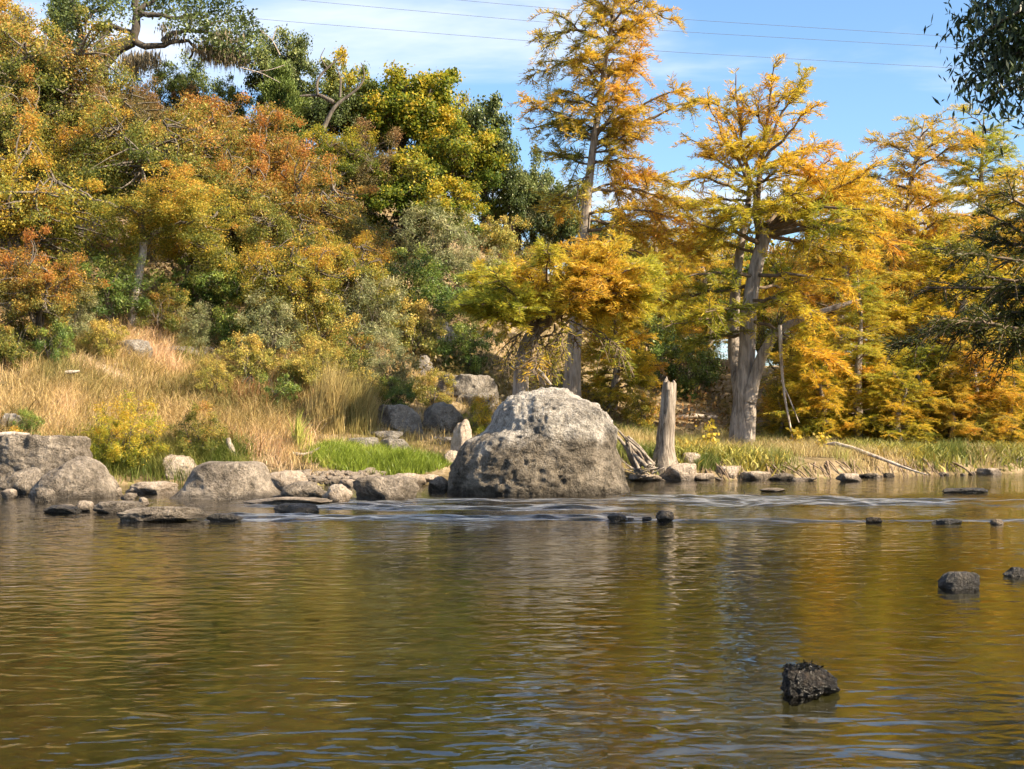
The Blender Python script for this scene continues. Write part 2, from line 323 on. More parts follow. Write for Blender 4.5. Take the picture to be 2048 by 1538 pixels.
gl = N(t, 'ShaderNodeBsdfGlossy', i_Roughness=0.03); t.links.new(math_(t, 'ADD', math_(t, 'MULTIPLY', attr(t, 'tint'), 0.42), 0.03), gl.inputs['Roughness']); t.links.new(b.outputs[0], gl.inputs['Normal']); gl.inputs[0].default_value = (1, 1, 1, 1)
tp = N(t, 'ShaderNodeBsdfTransparent'); tp.inputs[0].default_value = (0.86, 0.78, 0.48, 1)
ms = N(t, 'ShaderNodeMixShader'); t.links.new(fr.outputs[0], ms.inputs[0]); t.links.new(tp.outputs[0], ms.inputs[1]); t.links.new(gl.outputs[0], ms.inputs[2])
t.links.new(ms.outputs[0], o.inputs[0])

# ------------------------------------------------------------------ terrain
def tab(x, kn): a = np.array(kn, float); return np.interp(x, a[:, 0], a[:, 1])
def shore(x):
    return tab(x, [(-300, 24), (-40, 24), (-15, 25.2), (-10, 26.4), (-8, 28.4), (-6.5, 29.2), (-5, 29.0), (-4, 28.4), (-1.5, 28.6), (2, 30.2), (6, 30.8), (9, 32.6), (12.5, 34.4), (20, 37), (40, 45), (300, 60)]) + 0.25 * vnoise(np.stack([x * 0.9, x * 0, x * 0], -1), 3)
def near(x): return tab(x, [(-300, 0), (-10, 1.5), (1, 3), (2.2, 4), (3.2, 6.5), (5.2, 11), (9, 16.5), (14, 19), (20, 20), (300, 25)])
def Hh(x, y):
    x = np.asarray(x, float); y = np.asarray(y, float); x, y = np.broadcast_arrays(x, y)
    t = y - shore(x)
    z8 = tab(x, [(-300, 3.4), (-5.5, 3.4), (-4, 2.7), (-2, 2.0), (1, 1.35), (4, 0.85), (8, 0.75), (300, 0.8)])
    R = tab(x, [(-300, 16), (-30, 15.5), (-20, 14.5), (-12, 12.3), (-6, 10.3), (-0.5, 8.0), (2.7, 5.6), (6, 3.6), (12, 2.6), (300, 2.5)])
    lead = tab(x, [(-300, 0.45), (-5.5, 0.45), (-4.5, 0.12), (-0.5, 0.12), (1.5, 0.4), (300, 0.45)])
    e = np.clip(t / 0.7, 0, 1) * lead + np.clip((t - 0.7) / 7.3, 0, 1) * (z8 - lead)
    u = np.clip((t - 8) / (52 - shore(x) - 8), 0, 1)
    up = z8 + (R - z8) * (0.75 * u + 0.25 * sstep(0, 1, u))
    z = np.where(t < 8, e, up)
    z = np.where(y > 52, R - np.clip(y - 52, 0, 60) * 0.02, z)
    p3 = np.stack([x * 0.35, y * 0.35, x * 0], -1)
    w = sstep(0.3, 6, t)
    z = z + w * (0.5 * fbm(p3, 3, 5) * (0.4 + 0.6 * sstep(8, 14, t)) + 0.10 * fbm(p3 * 5, 2, 9))
    bed = -np.clip(-t * 0.16, 0, 0.75) - 0.03 + 0.05 * fbm(p3 * 3, 2, 12)
    z = np.where(t < 0, bed, np.maximum(z, 0.02))
    tn = near(x) - y
    zn = np.clip(tn * 0.3, -1, 0.45)
    z = np.where((tn > -3) & (y < 24), np.maximum(z, zn), z)
    return z
def ground(px, py, y0=24.0):
    Y = np.arange(y0, 110, 0.05); X = (px - 1024) / F * Y; Z = CZ + (HZ - py) / F * Y
    h = Hh(X, Y); k = np.argmax(h >= Z)
    if h[k] < Z[k]: k = np.argmin(np.abs(h - Z))
    return np.array([X[k], Y[k], h[k]])
def onwater(px, py):
    Y = CZ * F / (py - HZ); return np.array([(px - 1024) / F * Y, Y, 0.0])

xs = np.unique(np.concatenate([np.linspace(-500, -30, 20), np.linspace(-30, 26, 200), np.linspace(26, 500, 24)]))
ys = np.unique(np.concatenate([np.linspace(-400, -4, 8), np.linspace(-4, 24, 50), np.linspace(24, 62, 150), np.linspace(62, 900, 24)]))
X, Y = np.meshgrid(xs, ys); Z = Hh(X, Y)
nx, ny = len(xs), len(ys); idx = np.arange(nx * ny).reshape(ny, nx)
Q = np.stack([idx[:-1, :-1], idx[:-1, 1:], idx[1:, 1:], idx[1:, :-1]], -1).reshape(-1, 4)
V = np.stack([X, Y, Z], -1).reshape(-1, 3)
under = V[Q].mean(1)[:, 2] < -0.02
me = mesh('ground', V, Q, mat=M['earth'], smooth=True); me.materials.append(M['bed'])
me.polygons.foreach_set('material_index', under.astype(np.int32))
tag(link('ground', me), kind='structure')

# water surface: real waves in the riffle, ripples elsewhere
xs = np.unique(np.concatenate([np.linspace(-300, -12, 14), np.linspace(-11, 12, 260), np.linspace(13, 300, 14)]))
ys = np.unique(np.concatenate([np.linspace(-10, 18.6, 30), np.linspace(18.6, 26.4, 220), np.linspace(26.4, 60, 30)]))
X, Y = np.meshgrid(xs, ys)
nz_ = fbm(np.stack([X * 0.22, Y * 1.1, X * 0], -1), 3, 31)
band = sstep(-5.2, -3.4, X) * (1 - sstep(1.6, 2.6, X)) * sstep(18.9, 19.4, Y) * (1 - sstep(23.6, 24.6, Y)) + sstep(1.2, 2.6, X) * sstep(21.6, 22.6, Y + .25 * nz_) * (1 - sstep(25.0, 26.2, Y)) + sstep(1, 2, X) * np.exp(-((Y - 19.3) / 0.3) ** 2) * .8
band = np.clip(band, 0, 1) * (0.15 + 0.85 * sstep(-0.5, -0.08, nz_))
wv = 0.034 * fbm(np.stack([X * 2.0, Y * 5.2, X * 0], -1), 2, 41) + 0.03 * fbm(np.stack([X * 0.9, Y * 2.1, X * 0], -1), 2, 45)
Z = band * wv * 1.4
nx, ny = len(xs), len(ys); idx = np.arange(nx * ny).reshape(ny, nx)
Q = np.stack([idx[:-1, :-1], idx[:-1, 1:], idx[1:, 1:], idx[1:, :-1]], -1).reshape(-1, 4)
tag(link('water', mesh('water', np.stack([X, Y, Z], -1).reshape(-1, 3), Q, tint=band.ravel(), mat=M['water'], smooth=True)), kind='structure')

# ------------------------------------------------------------------ rocks
_ico = {}
def ico(s):
    if s not in _ico:
        bm = bmesh.new(); bmesh.ops.create_icosphere(bm, subdivisions=s, radius=1.0)
        _ico[s] = (np.array([v.co[:] for v in bm.verts]), np.array([[v.index for v in f.verts] for f in bm.faces])); bm.free()
    return _ico[s]
def rock_verts(seed, sub, facets=13, rough=0.15, cut=0.66, flat=False):
    v, f = ico(sub); v = v.copy(); r = np.random.default_rng(seed)
    v = v / (np.abs(v) ** 3.2).sum(1, keepdims=True) ** (1 / 3.2)
    a_ = r.random() * 6.28; cs, sn = math.cos(a_), math.sin(a_); v = np.stack([v[:, 0] * cs - v[:, 1] * sn, v[:, 0] * sn + v[:, 1] * cs, v[:, 2]], 1)
    v = v * (1 - 0.28 * np.clip(v[:, 2:3] + 0.3, 0, 1.3)) * np.array([1, 1, 1.0]) + np.array([r.normal() * .12, r.normal() * .1, 0]) * v[:, 2:3]
    for _ in range(facets):
        n = nrm(r.normal(size=3) * np.array([1, 1, .8]) + np.array([0, 0, .25])); d = cut + 0.25 * r.random()
        v = v - np.maximum(v @ n - d, 0)[:, None] * n * 0.97
    if flat: v[:, 2] = np.where(v[:, 2] > 0.45, 0.45 + (v[:, 2] - 0.45) * 0.12, v[:, 2])
    off = seed * 1.37
    d = rough * fbm(v * 1.8 + off, 4, seed) + rough * 0.45 * fbm(v * 6 + off, 3, seed + 5, 0.6)
    v = v * (1 + d)[:, None]
    lo, hi = v.min(0), v.max(0); v = (v - (lo + hi) / 2) / ((hi - lo) / 2)
    return v, f
_rs = [100]
def rock(px0, px1, pt, pb, label, mat='rock_grey', sub=4, depth=0.8, on='water', name='rock', facets=15, rough=0.24, flat=False, sink=0.45, cut=0.6, group=None, seed=None, Y=None):
    """a stone that fills photo columns px0..px1 and rows pt..pb, at the place its foot touches water or ground"""
    pc = (px0 + px1) / 2
    if Y is not None: base = P(pc, pb, Y)
    else: base = onwater(pc, pb) if on == 'water' else ground(pc, pb)
    s = base[1] / F; w = (px1 - px0) * s; h = max(0.35 * (pb - pt) * s, CZ + (HZ - pt) / F * (base[1] + w * depth * 0.42) - base[2])
    _rs[0] += 1; sd_ = seed or _rs[0]
    v, f = rock_verts(sd_, sub, facets, rough, cut, flat)
    tot = h * (1 + sink)
    V = v * np.array([w / 2, w * depth / 2, tot / 2]) + np.array([0, w * depth * 0.42, h - tot / 2])
    o = link(name, mesh(name, V, f, mat=M[mat], smooth=True), loc=base)
    return tag(o, label, 'rock' if name != 'boulder' else 'boulder', group)

def loft(name, label, Y, rows, mat, depth=0.85, nz=120, na=220, rough=0.05, seed=1, pits=0.05, power=2.4, cat='boulder', back=None):
    """a boulder whose outline runs through rows of (photo row, left column, right column), widest rows first"""
    r = np.array(rows, float); s = Y / F
    z = CZ + (HZ - r[:, 0]) * s; xl = (r[:, 1] - 1024) * s; xr = (r[:, 2] - 1024) * s
    x0 = (xl[0] + xr[0]) / 2; base = np.array([x0, Y, 0.0])
    q = bez(np.stack([z, xl - x0, xr - x0], 1), nz)
    q = np.concatenate([[[q[0, 0] - 0.5, q[0, 1] * 1.05, q[0, 2] * 1.05]], q])
    a = np.linspace(0, 2 * math.pi, na, endpoint=False)
    ca, sa = np.cos(a), np.sin(a)
    k = (np.abs(ca) ** power + np.abs(sa) ** power) ** (-1 / power)
    mid = (q[:, 1] + q[:, 2]) / 2; hw = (q[:, 2] - q[:, 1]) / 2; hw0 = hw.max()
    hd = depth * hw0 * np.sqrt(np.clip(hw / hw0, 0, 1)) * np.clip(hw / hw0 * 3, 0, 1)
    Vx = mid[:, None] + hw[:, None] * k * ca; Vy = hd[:, None] * k * sa + depth * hw0; Vz = np.broadcast_to(q[:, :1], Vx.shape)
    V = np.stack([Vx, Vy, Vz], -1)
    cen = np.stack([mid, np.full_like(mid, depth * hw0), q[:, 0] * 0.7], -1)[:, None, :]
    nv = nrm(V - cen)
    d = rough * 1.1 * fbm(V * 1.5 + seed, 3, seed) + rough * fbm(V * 4.5 + seed, 4, seed + 3, 0.6)
    ridg = 1 - np.abs(fbm(V * 3.0 + 9, 3, seed + 8)); d = d - pits * np.clip(ridg - 0.86, 0, 1) * 6 * sstep(-0.1, 0.25, fbm(V * 1.3 + 3, 2, seed + 11))
    d = d - pits * 1.3 * sstep(0.42, 0.62, fbm(V * 7.0 + 4, 2, seed + 21)) * sstep(-0.2, 0.2, fbm(V * 1.1, 2, seed + 23))
    V = V + nv * d[..., None]
    n1 = len(q); idx = np.arange(n1 * na).reshape(n1, na)
    Q = np.stack([idx[:-1], np.roll(idx[:-1], -1, 1), np.roll(idx[1:], -1, 1), idx[1:]], -1).reshape(-1, 4)
    Vf = np.concatenate([V.reshape(-1, 3), [[mid[-1], depth * hw0, q[-1, 0]]]])
    T = np.stack([idx[-1], np.roll(idx[-1], -1), np.full(na, len(Vf) - 1)], -1)
    o = link(name, mesh(name, Vf, [Q, T], mat=M[mat], smooth=True), loc=base)
    return tag(o, label, cat)

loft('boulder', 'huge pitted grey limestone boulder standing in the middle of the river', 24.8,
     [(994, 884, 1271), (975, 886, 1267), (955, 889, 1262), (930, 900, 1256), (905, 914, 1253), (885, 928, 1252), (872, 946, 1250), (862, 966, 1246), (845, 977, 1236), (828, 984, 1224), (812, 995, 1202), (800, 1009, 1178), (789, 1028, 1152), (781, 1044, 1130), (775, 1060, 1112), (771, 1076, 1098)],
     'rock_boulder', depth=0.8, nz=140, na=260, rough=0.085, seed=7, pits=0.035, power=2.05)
loft('boulder', 'flat-topped grey boulder with flaring base at the left of the riffle', 23.6,
     [(1007, 306, 620), (1002, 318, 580), (996, 328, 552), (986, 340, 536), (975, 349, 528), (960, 356, 521), (945, 366, 516), (935, 378, 512), (930, 388, 506), (927, 400, 494)],
     'rock_grey', depth=0.6, nz=60, na=160, rough=0.035, seed=21, pits=0.02, power=2.5)
loft('boulder', 'large rounded boulder beside the flat ledge at the far left bank', 24.2,
     [(1003, 32, 219), (992, 36, 217), (980, 42, 214), (968, 52, 209), (956, 64, 203), (944, 82, 198), (934, 100, 192), (926, 114, 182), (921, 126, 170), (918, 138, 158)],
     'rock_grey', depth=0.75, nz=60, na=150, rough=0.05, seed=33, pits=0.025, power=2.2)
loft('rock_ledge', 'blocky flat-topped limestone ledge with dark holes at the left edge', 26.6,
     [(962, -30, 168), (940, -28, 168), (925, -26, 166), (912, -25, 165), (898, -24, 160), (888, -22, 162), (878, -20, 160), (873, -15, 152)],
     'rock_grey', depth=0.55, nz=50, na=150, rough=0.085, seed=45, pits=0.05, power=3.2, cat='rock')

G = 'stones along the river'
for a in [
    (-25, 42, 826, 872, 'rough grey rock perched on the ledge at the left edge', 'rock_hill', 5, 0.9, 'ground'),
    (-8, 92, 934, 988, 'low rounded rock under the blocky ledge at the left edge', 'rock_grey', 4, 0.8, 'water'),
    (62, 112, 976, 1003, 'small dark rock leaning on the rounded left boulder', 'rock_grey', 4, 0.7, 'water'),
    (-2, 32, 977, 996, 'small pale rock at the left edge of the water', 'rock_tan', 3, 0.8, 'water'),
    (218, 244, 974, 992, 'little pale stone right of the rounded left boulder', 'rock_tan', 3, 0.8, 'water'),
    (240, 352, 962, 988, 'long pale slab behind the flat-topped boulder', 'rock_tan', 4, 0.6, 'water'),
    (240, 272, 985, 998, 'small pale pebble between the two left boulders', 'rock_tan', 3, 0.8, 'water'),
    (318, 392, 908, 962, 'pale sloping slab of bare bank above the flat-topped boulder', 'rock_tan', 4, 0.7, 'ground'),
    (82, 156, 1009, 1026, 'low dark stone at the left end of the reef', 'rock_wet', 4, 0.7, 'water'),
    (150, 186, 1001, 1023, 'pale angular chunk lying on the left reef', 'rock_tan', 3, 0.9, 'water'),
    (112, 148, 1008, 1019, 'thin pale flake on the dark stone of the left reef', 'rock_tan', 3, 0.9, 'water'),
    (178, 300, 1002, 1026, 'flat grey reef stone between pale chunk and dark reef rock', 'rock_grey', 4, 0.5, 'water'),
    (272, 297, 994, 1012, 'small upright pale stone on the left reef', 'rock_tan', 3, 0.8, 'water'),
    (225, 418, 1012, 1043, 'long low mottled reef rock in front of the flat-topped boulder', 'rock_grey', 5, 0.35, 'water'),
    (410, 486, 1026, 1042, 'nearly sunken dark stone at the right end of the mottled reef rock', 'rock_wet', 4, 0.4, 'water'),
    (544, 636, 1007, 1026, 'wet dark stone barely above the riffle', 'rock_wet', 4, 0.4, 'water'),
    (480, 660, 994, 1009, 'low pale rock apron right of the flat-topped boulder', 'rock_tan', 4, 0.45, 'water'),
    (530, 618, 940, 978, 'pitted tan rock at the left end of the gravel bar', 'rock_tan', 4, 0.8, 'water'),
    (558, 658, 962, 1000, 'rounded brown-grey rock in front of the gravel bar', 'rock_grey', 4, 0.8, 'water'),
    (640, 702, 967, 1006, 'pale knobbly round stone beside the brown-grey rock', 'rock_tan', 4, 0.9, 'water'),
    (700, 836, 950, 1003, 'smooth pointed grey rock left of the huge boulder', 'rock_grey', 4, 0.7, 'water'),
    (778, 852, 946, 972, 'pale hollowed rock behind the smooth pointed rock', 'rock_tan', 4, 0.7, 'water'),
    (828, 880, 948, 968, 'small tan rock below the green grass clump', 'rock_tan', 4, 0.8, 'water'),
    (854, 902, 952, 981, 'brown stone touching the left foot of the huge boulder', 'rock_grey', 4, 0.8, 'water'),
    (676, 722, 958, 974, 'pale flat stone at the front of the gravel bar', 'rock_tan', 3, 0.7, 'water'),
    (1214, 1256, 1026, 1042, 'dark rounded stone at the left end of the riffle stones', 'rock_wet', 4, 0.8, 'water'),
    (1255, 1270, 1035, 1041, 'tiny dark stone next to the dark rounded riffle stone', 'rock_wet', 3, 0.8, 'water'),
    (1284, 1304, 1033, 1042, 'small dark stone between two larger riffle stones', 'rock_wet', 3, 0.8, 'water'),
    (1312, 1349, 1021, 1044, 'brown peaked stone at the right end of the riffle stones', 'rock_grey', 4, 0.8, 'water'),
    (1733, 1768, 1034, 1045, 'small brown stone in the water at right of centre', 'rock_grey', 3, 0.8, 'water'),
    (1866, 1934, 1037, 1048, 'flat dark stone in the right riffle', 'rock_wet', 3, 0.7, 'water'),
    (1982, 2012, 1038, 1049, 'small pale stone in the right riffle', 'rock_tan', 3, 0.8, 'water'),
    (1888, 1984, 975, 987, 'dark smooth stone barely breaking the far right water', 'rock_wet', 4, 0.6, 'water'),
    (1522, 1575, 976, 984, 'thin pale stone level with the water at right', 'rock_tan', 3, 0.8, 'water'),
    (1885, 1968, 1142, 1178, 'dark rounded stone in the open water at right', 'rock_wet', 4, 0.7, 'water'),
    (2008, 2056, 1133, 1153, 'dark pointed stone in the water at the right edge', 'rock_wet', 4, 0.7, 'water'),
    (1680, 1720, 944, 964, 'pale wedge-shaped stone off the right bank', 'rock_tan', 3, 0.8, 'water'),
    (1588, 1634, 953, 963, 'flat pale stone at the foot of the right bank', 'rock_tan', 3, 0.8, 'water'),
    (1960, 2006, 934, 949, 'flat pale block off the far right bank', 'rock_tan', 3, 0.7, 'water'),
    (2014, 2070, 911, 944, 'grey rock at the right edge of the far bank', 'rock_grey', 4, 0.8, 'water'),
    (1424, 1482, 929, 960, 'pale squarish rock on the shore right of the dead stump', 'rock_tan', 4, 0.8, 'water'),
    (1366, 1404, 905, 932, 'small pale rock leaning near the dead stump', 'rock_tan', 3, 0.8, 'ground'),
    (1330, 1392, 924, 962, 'tan rock at the foot of the dead stump', 'rock_tan', 4, 0.8, 'water'),
    (1380, 1430, 944, 962, 'low tan stone on the shore between stump and squarish rock', 'rock_tan', 3, 0.8, 'water'),
    (1484, 1540, 940, 961, 'low tan rock on the shore beneath the big cypress', 'rock_tan', 3, 0.8, 'water'),
    (1262, 1330, 946, 963, 'low tan shore rock under the driftwood roots', 'rock_tan', 3, 0.7, 'water'),
    (1540, 1590, 946, 960, 'low brown shore stone among the exposed roots', 'rock_grey', 3, 0.7, 'water'),
    (228, 300, 678, 722, 'pale slanting slab at the top of the golden grass', 'rock_hill', 4, 0.6, 'ground'),
    (318, 436, 692, 728, 'grey flat rock among shrubs above the golden grass', 'rock_hill', 4, 0.7, 'ground'),
    (470, 515, 748, 775, 'small grey rock right of the flat hillside rock', 'rock_hill', 4, 0.8, 'ground'),
    (748, 848, 808, 862, 'dark grey boulder behind the reeds', 'rock_hill', 4, 0.8, 'ground'),
    (842, 938, 803, 866, 'pale rough boulder right of the dark grey bank boulder', 'rock_hill', 4, 0.8, 'ground'),
    (735, 805, 861, 882, 'flat grey slab lying on top of another slab', 'rock_hill', 4, 0.7, 'ground'),
    (690, 762, 874, 906, 'blocky grey slab left of the stacked bank slabs', 'rock_hill', 4, 0.7, 'ground'),
    (755, 822, 877, 906, 'smooth grey slab above the green grass clump', 'rock_hill', 4, 0.7, 'ground'),
    (866, 914, 873, 890, 'thin flat slab left of the huge boulder', 'rock_hill', 4, 0.7, 'ground'),
    (868, 998, 748, 802, 'long dark ledge under the leaning cypress', 'rock_hill', 5, 0.6, 'ground'),
    (910, 990, 786, 818, 'brown rock below the long dark ledge', 'rock_hill', 4, 0.7, 'ground'),
    (832, 868, 710, 752, 'dark knob of rock on the hillside', 'rock_hill', 4, 0.8, 'ground'),
    (862, 916, 642, 696, 'weathered grey outcrop among the shrubs', 'rock_hill', 4, 0.8, 'ground'),
    (895, 952, 838, 930, 'pale leaning rock against the left side of the huge boulder', 'rock_tan', 4, 0.8, 'ground'),
    (880, 922, 900, 930, 'small tan rock beside the green grass clump', 'rock_tan', 3, 0.8, 'ground'),
    (325, 385, 222, 270, 'pale bare outcrop high on the hill', 'rock_ledge', 4, 0.8, 'ground'),
    (405, 452, 262, 300, 'pale pink rock high on the hill', 'rock_ledge', 4, 0.8, 'ground'),
    (565, 615, 275, 325, 'dark cliff rock high on the hill', 'rock_hill', 4, 0.8, 'ground'),
    (1000, 1045, 428, 462, 'pale rocky patch on the ridge left of the tall cypress', 'rock_ledge', 4, 0.8, 'ground'),
    (1600, 1650, 840, 872, 'dark shaded rock behind the big cypress', 'rock_hill', 3, 0.8, 'ground'),
    (1340, 1400, 735, 775, 'blue-grey shaded boulder behind the stump', 'rock_hill', 4, 0.8, 'ground'),
    (1265, 1340, 728, 770, 'grey shaded boulder left of the stump top', 'rock_hill', 4, 0.8, 'ground'),
]:
    if a[5] == 'rock_tan' and a[0] > 1250 and a[3] > 940 and a[3] < 970: a = (a[0] - 4, a[1] + 6, a[2] + 2, a[3] - 1) + a[4:]
    fl = (a[5] == 'rock_tan' and a[0] > 1250) or a[5] == 'rock_hill' and (a[3] - a[2]) < 0.5 * (a[1] - a[0])
    rock(*a[:5], mat=a[5], sub=a[6], depth=a[7], on=a[8], flat=fl, group=None)

rq = np.random.default_rng(31)
for k in range(16):
    px = rq.uniform(1280, 1960); w = rq.uniform(10, 30); yb = float(shore(np.array([(px - 1024) / F * 31.5]))[0]); pb = HZ + CZ * F / (yb - rq.uniform(-.1, .35))
    rock(px - w / 2, px + w / 2, pb - w * rq.uniform(.2, .45), pb, 'small tan shore stone at the foot of the right bank', mat='rock_tan' if k % 3 else 'rock_grey', sub=3, depth=.8, group='small stones of the right shore')
yl = ground(200, 520)[1]
rock(140, 262, 428, 476, 'pink overhanging ledge on the wooded slope', 'rock_ledge', 5, 0.9, Y=yl - .6)
rock(150, 240, 470, 530, 'shadowed rock wall beneath the pink overhanging ledge', 'rock_hill', 4, 0.7, Y=yl + .3)
# the mossy stone close to the camera, with its wet weed
st = rock(1569, 1688, 1326, 1393, 'dark mossy stone in the nearest water at right', 'rock_black', 5, 0.7, 'water', facets=12, rough=0.34)
# gravel bar
rg = np.random.default_rng(5)
protos = []
for k in range(5):
    v, f = rock_verts(900 + k, 2, 7, 0.12); protos.append(mesh('pebble', v, f, mat=M['rock_tan'], smooth=True))
for k in range(150):
    px = rg.uniform(596, 770); py = rg.uniform(946, 966) if k > 30 else rg.uniform(962, 972)
    g_ = ground(px, py); 
    if g_[1] > 33: continue
    s = rg.uniform(0.03, 0.085) * (1.5 if rg.random() < 0.12 else 1)
    o = link('pebble', protos[k % 5], loc=g_ + np.array([0, 0, s * 0.25])); o.scale = (s * rg.uniform(0.9, 1.5), s, s * rg.uniform(0.55, 0.8)); o.rotation_euler = (0, 0, rg.uniform(0, 6.28))
    tag(o, 'pale pebble on the gravel bar before the green grass', 'pebble', 'pebbles of the gravel bar')

# ------------------------------------------------------------------ trees
def broadleaf(seed, R=3.0, Rz=2.3, hc=4.0, ncl=95, cr=0.6, nleaf=26000, leaf=0.085, trunk_r=0.15, kp=7, low=-0.75, wob=0.4, flat=0.7, wid=0.62):
    """returns wood and leaf builders for a crown of radius R whose centre is hc above the foot"""
    r = np.random.default_rng(seed)
    d = nrm(r.normal(size=(ncl * 3, 3))); d = d[d[:, 2] > low][:ncl]
    rad = r.random(len(d)) ** 0.42 * (1 + wob * fbm(d * 1.6 + seed, 2, seed) * 1.6)
    C = d * rad[:, None] * np.array([R, R, Rz]) + np.array([0, 0, hc])
    wood = MB(); top = np.array([r.normal() * 0.3, r.normal() * 0.3, hc * 0.62])
    tp = bez([[0, 0, -0.5], [0, 0, 0], top * 0.5 + r.normal(size=3) * 0.12, top], 9)
    wood.tubes(tp, trunk_r * np.linspace(1.35, 0.8, 9), 7)
    limbs = []
    for k in range(kp):
        a = 2 * math.pi * (k + r.random() * 0.6) / kp; e = r.uniform(0.1, 1.2)
        end = np.array([math.cos(a) * R * 0.72 * math.cos(e), math.sin(a) * R * 0.72 * math.cos(e), hc - Rz * 0.2 + Rz * 0.95 * math.sin(e)])
        s0 = tp[int(4 + k % 5)]; mid = s0 * 0.5 + end * 0.5 + np.array([0, 0, 0.12 * R]) + r.normal(size=3) * 0.12 * R
        limbs.append(bez([s0, mid, end], 9))
    limbs = np.array(limbs); wood.tubes(limbs, np.tile(trunk_r * np.linspace(0.6, 0.14, 9), (kp, 1)), 5)
    pts = limbs[:, 2:].reshape(-1, 3); j = np.argmin(((C[:, None] - pts[None]) ** 2).sum(-1) + 0.5 * (pts[None, :, 2] - C[:, None, 2]).clip(0) ** 2, 1); S0 = pts[j]
    tt = np.linspace(0, 1, 5)[None, :, None]
    tw = S0[:, None] * (1 - tt) + C[:, None] * tt + np.sin(tt * math.pi) * (r.normal(size=(len(C), 1, 3)) * 0.12 * R)
    wood.tubes(tw, np.tile(trunk_r * np.linspace(0.3, 0.06, 5), (len(C), 1)), 3)
    fol = MB(); n = nleaf; w = rad / rad.sum() + 0.3 / len(rad); w /= w.sum(); ci = r.choice(len(C), n, p=w)
    crs = cr * r.uniform(0.6, 1.25, len(C)); g = r.normal(size=(n, 3)); g = nrm(g) * (r.random((n, 1)) ** 0.45)
    pos = C[ci] + g * crs[ci][:, None] * np.array([1, 1, flat]) * (1 + 0.6 * (r.random((n, 1)) ** 6))
    nt2 = int(n * 0.38); u2 = 0.35 + 0.85 * r.random((nt2, 1)); pos[:nt2] = S0[ci[:nt2]] * (1 - u2) + C[ci[:nt2]] * u2 + r.normal(size=(nt2, 3)) * 0.16 * R / 3
    out = nrm(pos - np.array([0, 0, hc - 0.4 * Rz]))
    nn = nrm(out * 0.5 + np.array([0.1, 0, 0.45]) + r.normal(size=(n, 3)) * 0.75)
    U = nrm(np.cross(nn, r.normal(size=(n, 3)))); W = np.cross(nn, U)
    ct = r.random(len(C)); hz = (pos[:, 2] - hc) / Rz
    tint = 0.42 + 0.3 * (ct[ci] - 0.5) + 0.34 * hz + 0.6 * fbm(pos * 0.8 / (R / 3) + seed, 2, seed + 3) + r.normal(size=n) * 0.22
    L = leaf * np.clip(np.exp(r.normal(size=n) * 0.38), 0.45, 1.9)
    fol.leaves(pos, U, W, L, L * wid, np.clip(tint, 0, 1), r.random(n))
    return wood, fol

def juniper(seed, R=1.5, Ht=5.0, nfr=26000, fr=0.16):
    r = np.random.default_rng(seed); wood = MB(); fol = MB()
    wood.tubes(bez([[0, 0, -0.4], [0.05, 0, 1], [0, 0.05, Ht * 0.9]], 8), np.linspace(0.14, 0.02, 8), 6)
    nb = 75; hh = r.random(nb) ** 0.8 * 0.9 + 0.06; a = r.random(nb) * 6.28
    prof = R * np.sin(np.clip(hh * 0.92 + 0.14, 0, 1) * math.pi) ** 0.7 * (1.05 - 0.45 * hh) * r.uniform(0.65, 1.15, nb)
    st_ = np.stack([hh * 0, hh * 0, hh * Ht * 0.85], 1); en = np.stack([np.cos(a) * prof, np.sin(a) * prof, hh * Ht + 0.35 * prof], 1)
    tt = np.linspace(0, 1, 5)[None, :, None]; br = st_[:, None] * (1 - tt) + en[:, None] * tt; br[:, :, 2] += -0.1 * np.sin(tt[..., 0] * math.pi) * prof[:, None]
    wood.tubes(br, np.tile(np.linspace(0.035, 0.008, 5), (nb, 1)), 3)
    bi = r.integers(0, nb, nfr); s = r.random(nfr) ** 0.6
    pos = st_[bi] * (1 - s[:, None]) + en[bi] * s[:, None] + nrm(r.normal(size=(nfr, 3))) * (r.random((nfr, 1)) ** 0.6) * 0.30 * np.array([1, 1, 0.8])
    U = nrm(nrm(en[bi] - st_[bi]) * 0.6 + np.array([0, 0, 0.45]) + r.normal(size=(nfr, 3)) * 0.5); W = nrm(np.cross(U, r.normal(size=(nfr, 3))))
    tint = 0.45 + 0.4 * (s - 0.6) + 0.3 * (r.random(nb)[bi] - 0.5) + r.normal(size=nfr) * 0.12
    L = fr * r.uniform(0.6, 1.3, nfr); fol.leaves(pos, U, W, L, L * 0.28, np.clip(tint, 0, 1), r.random(nfr))
    return wood, fol

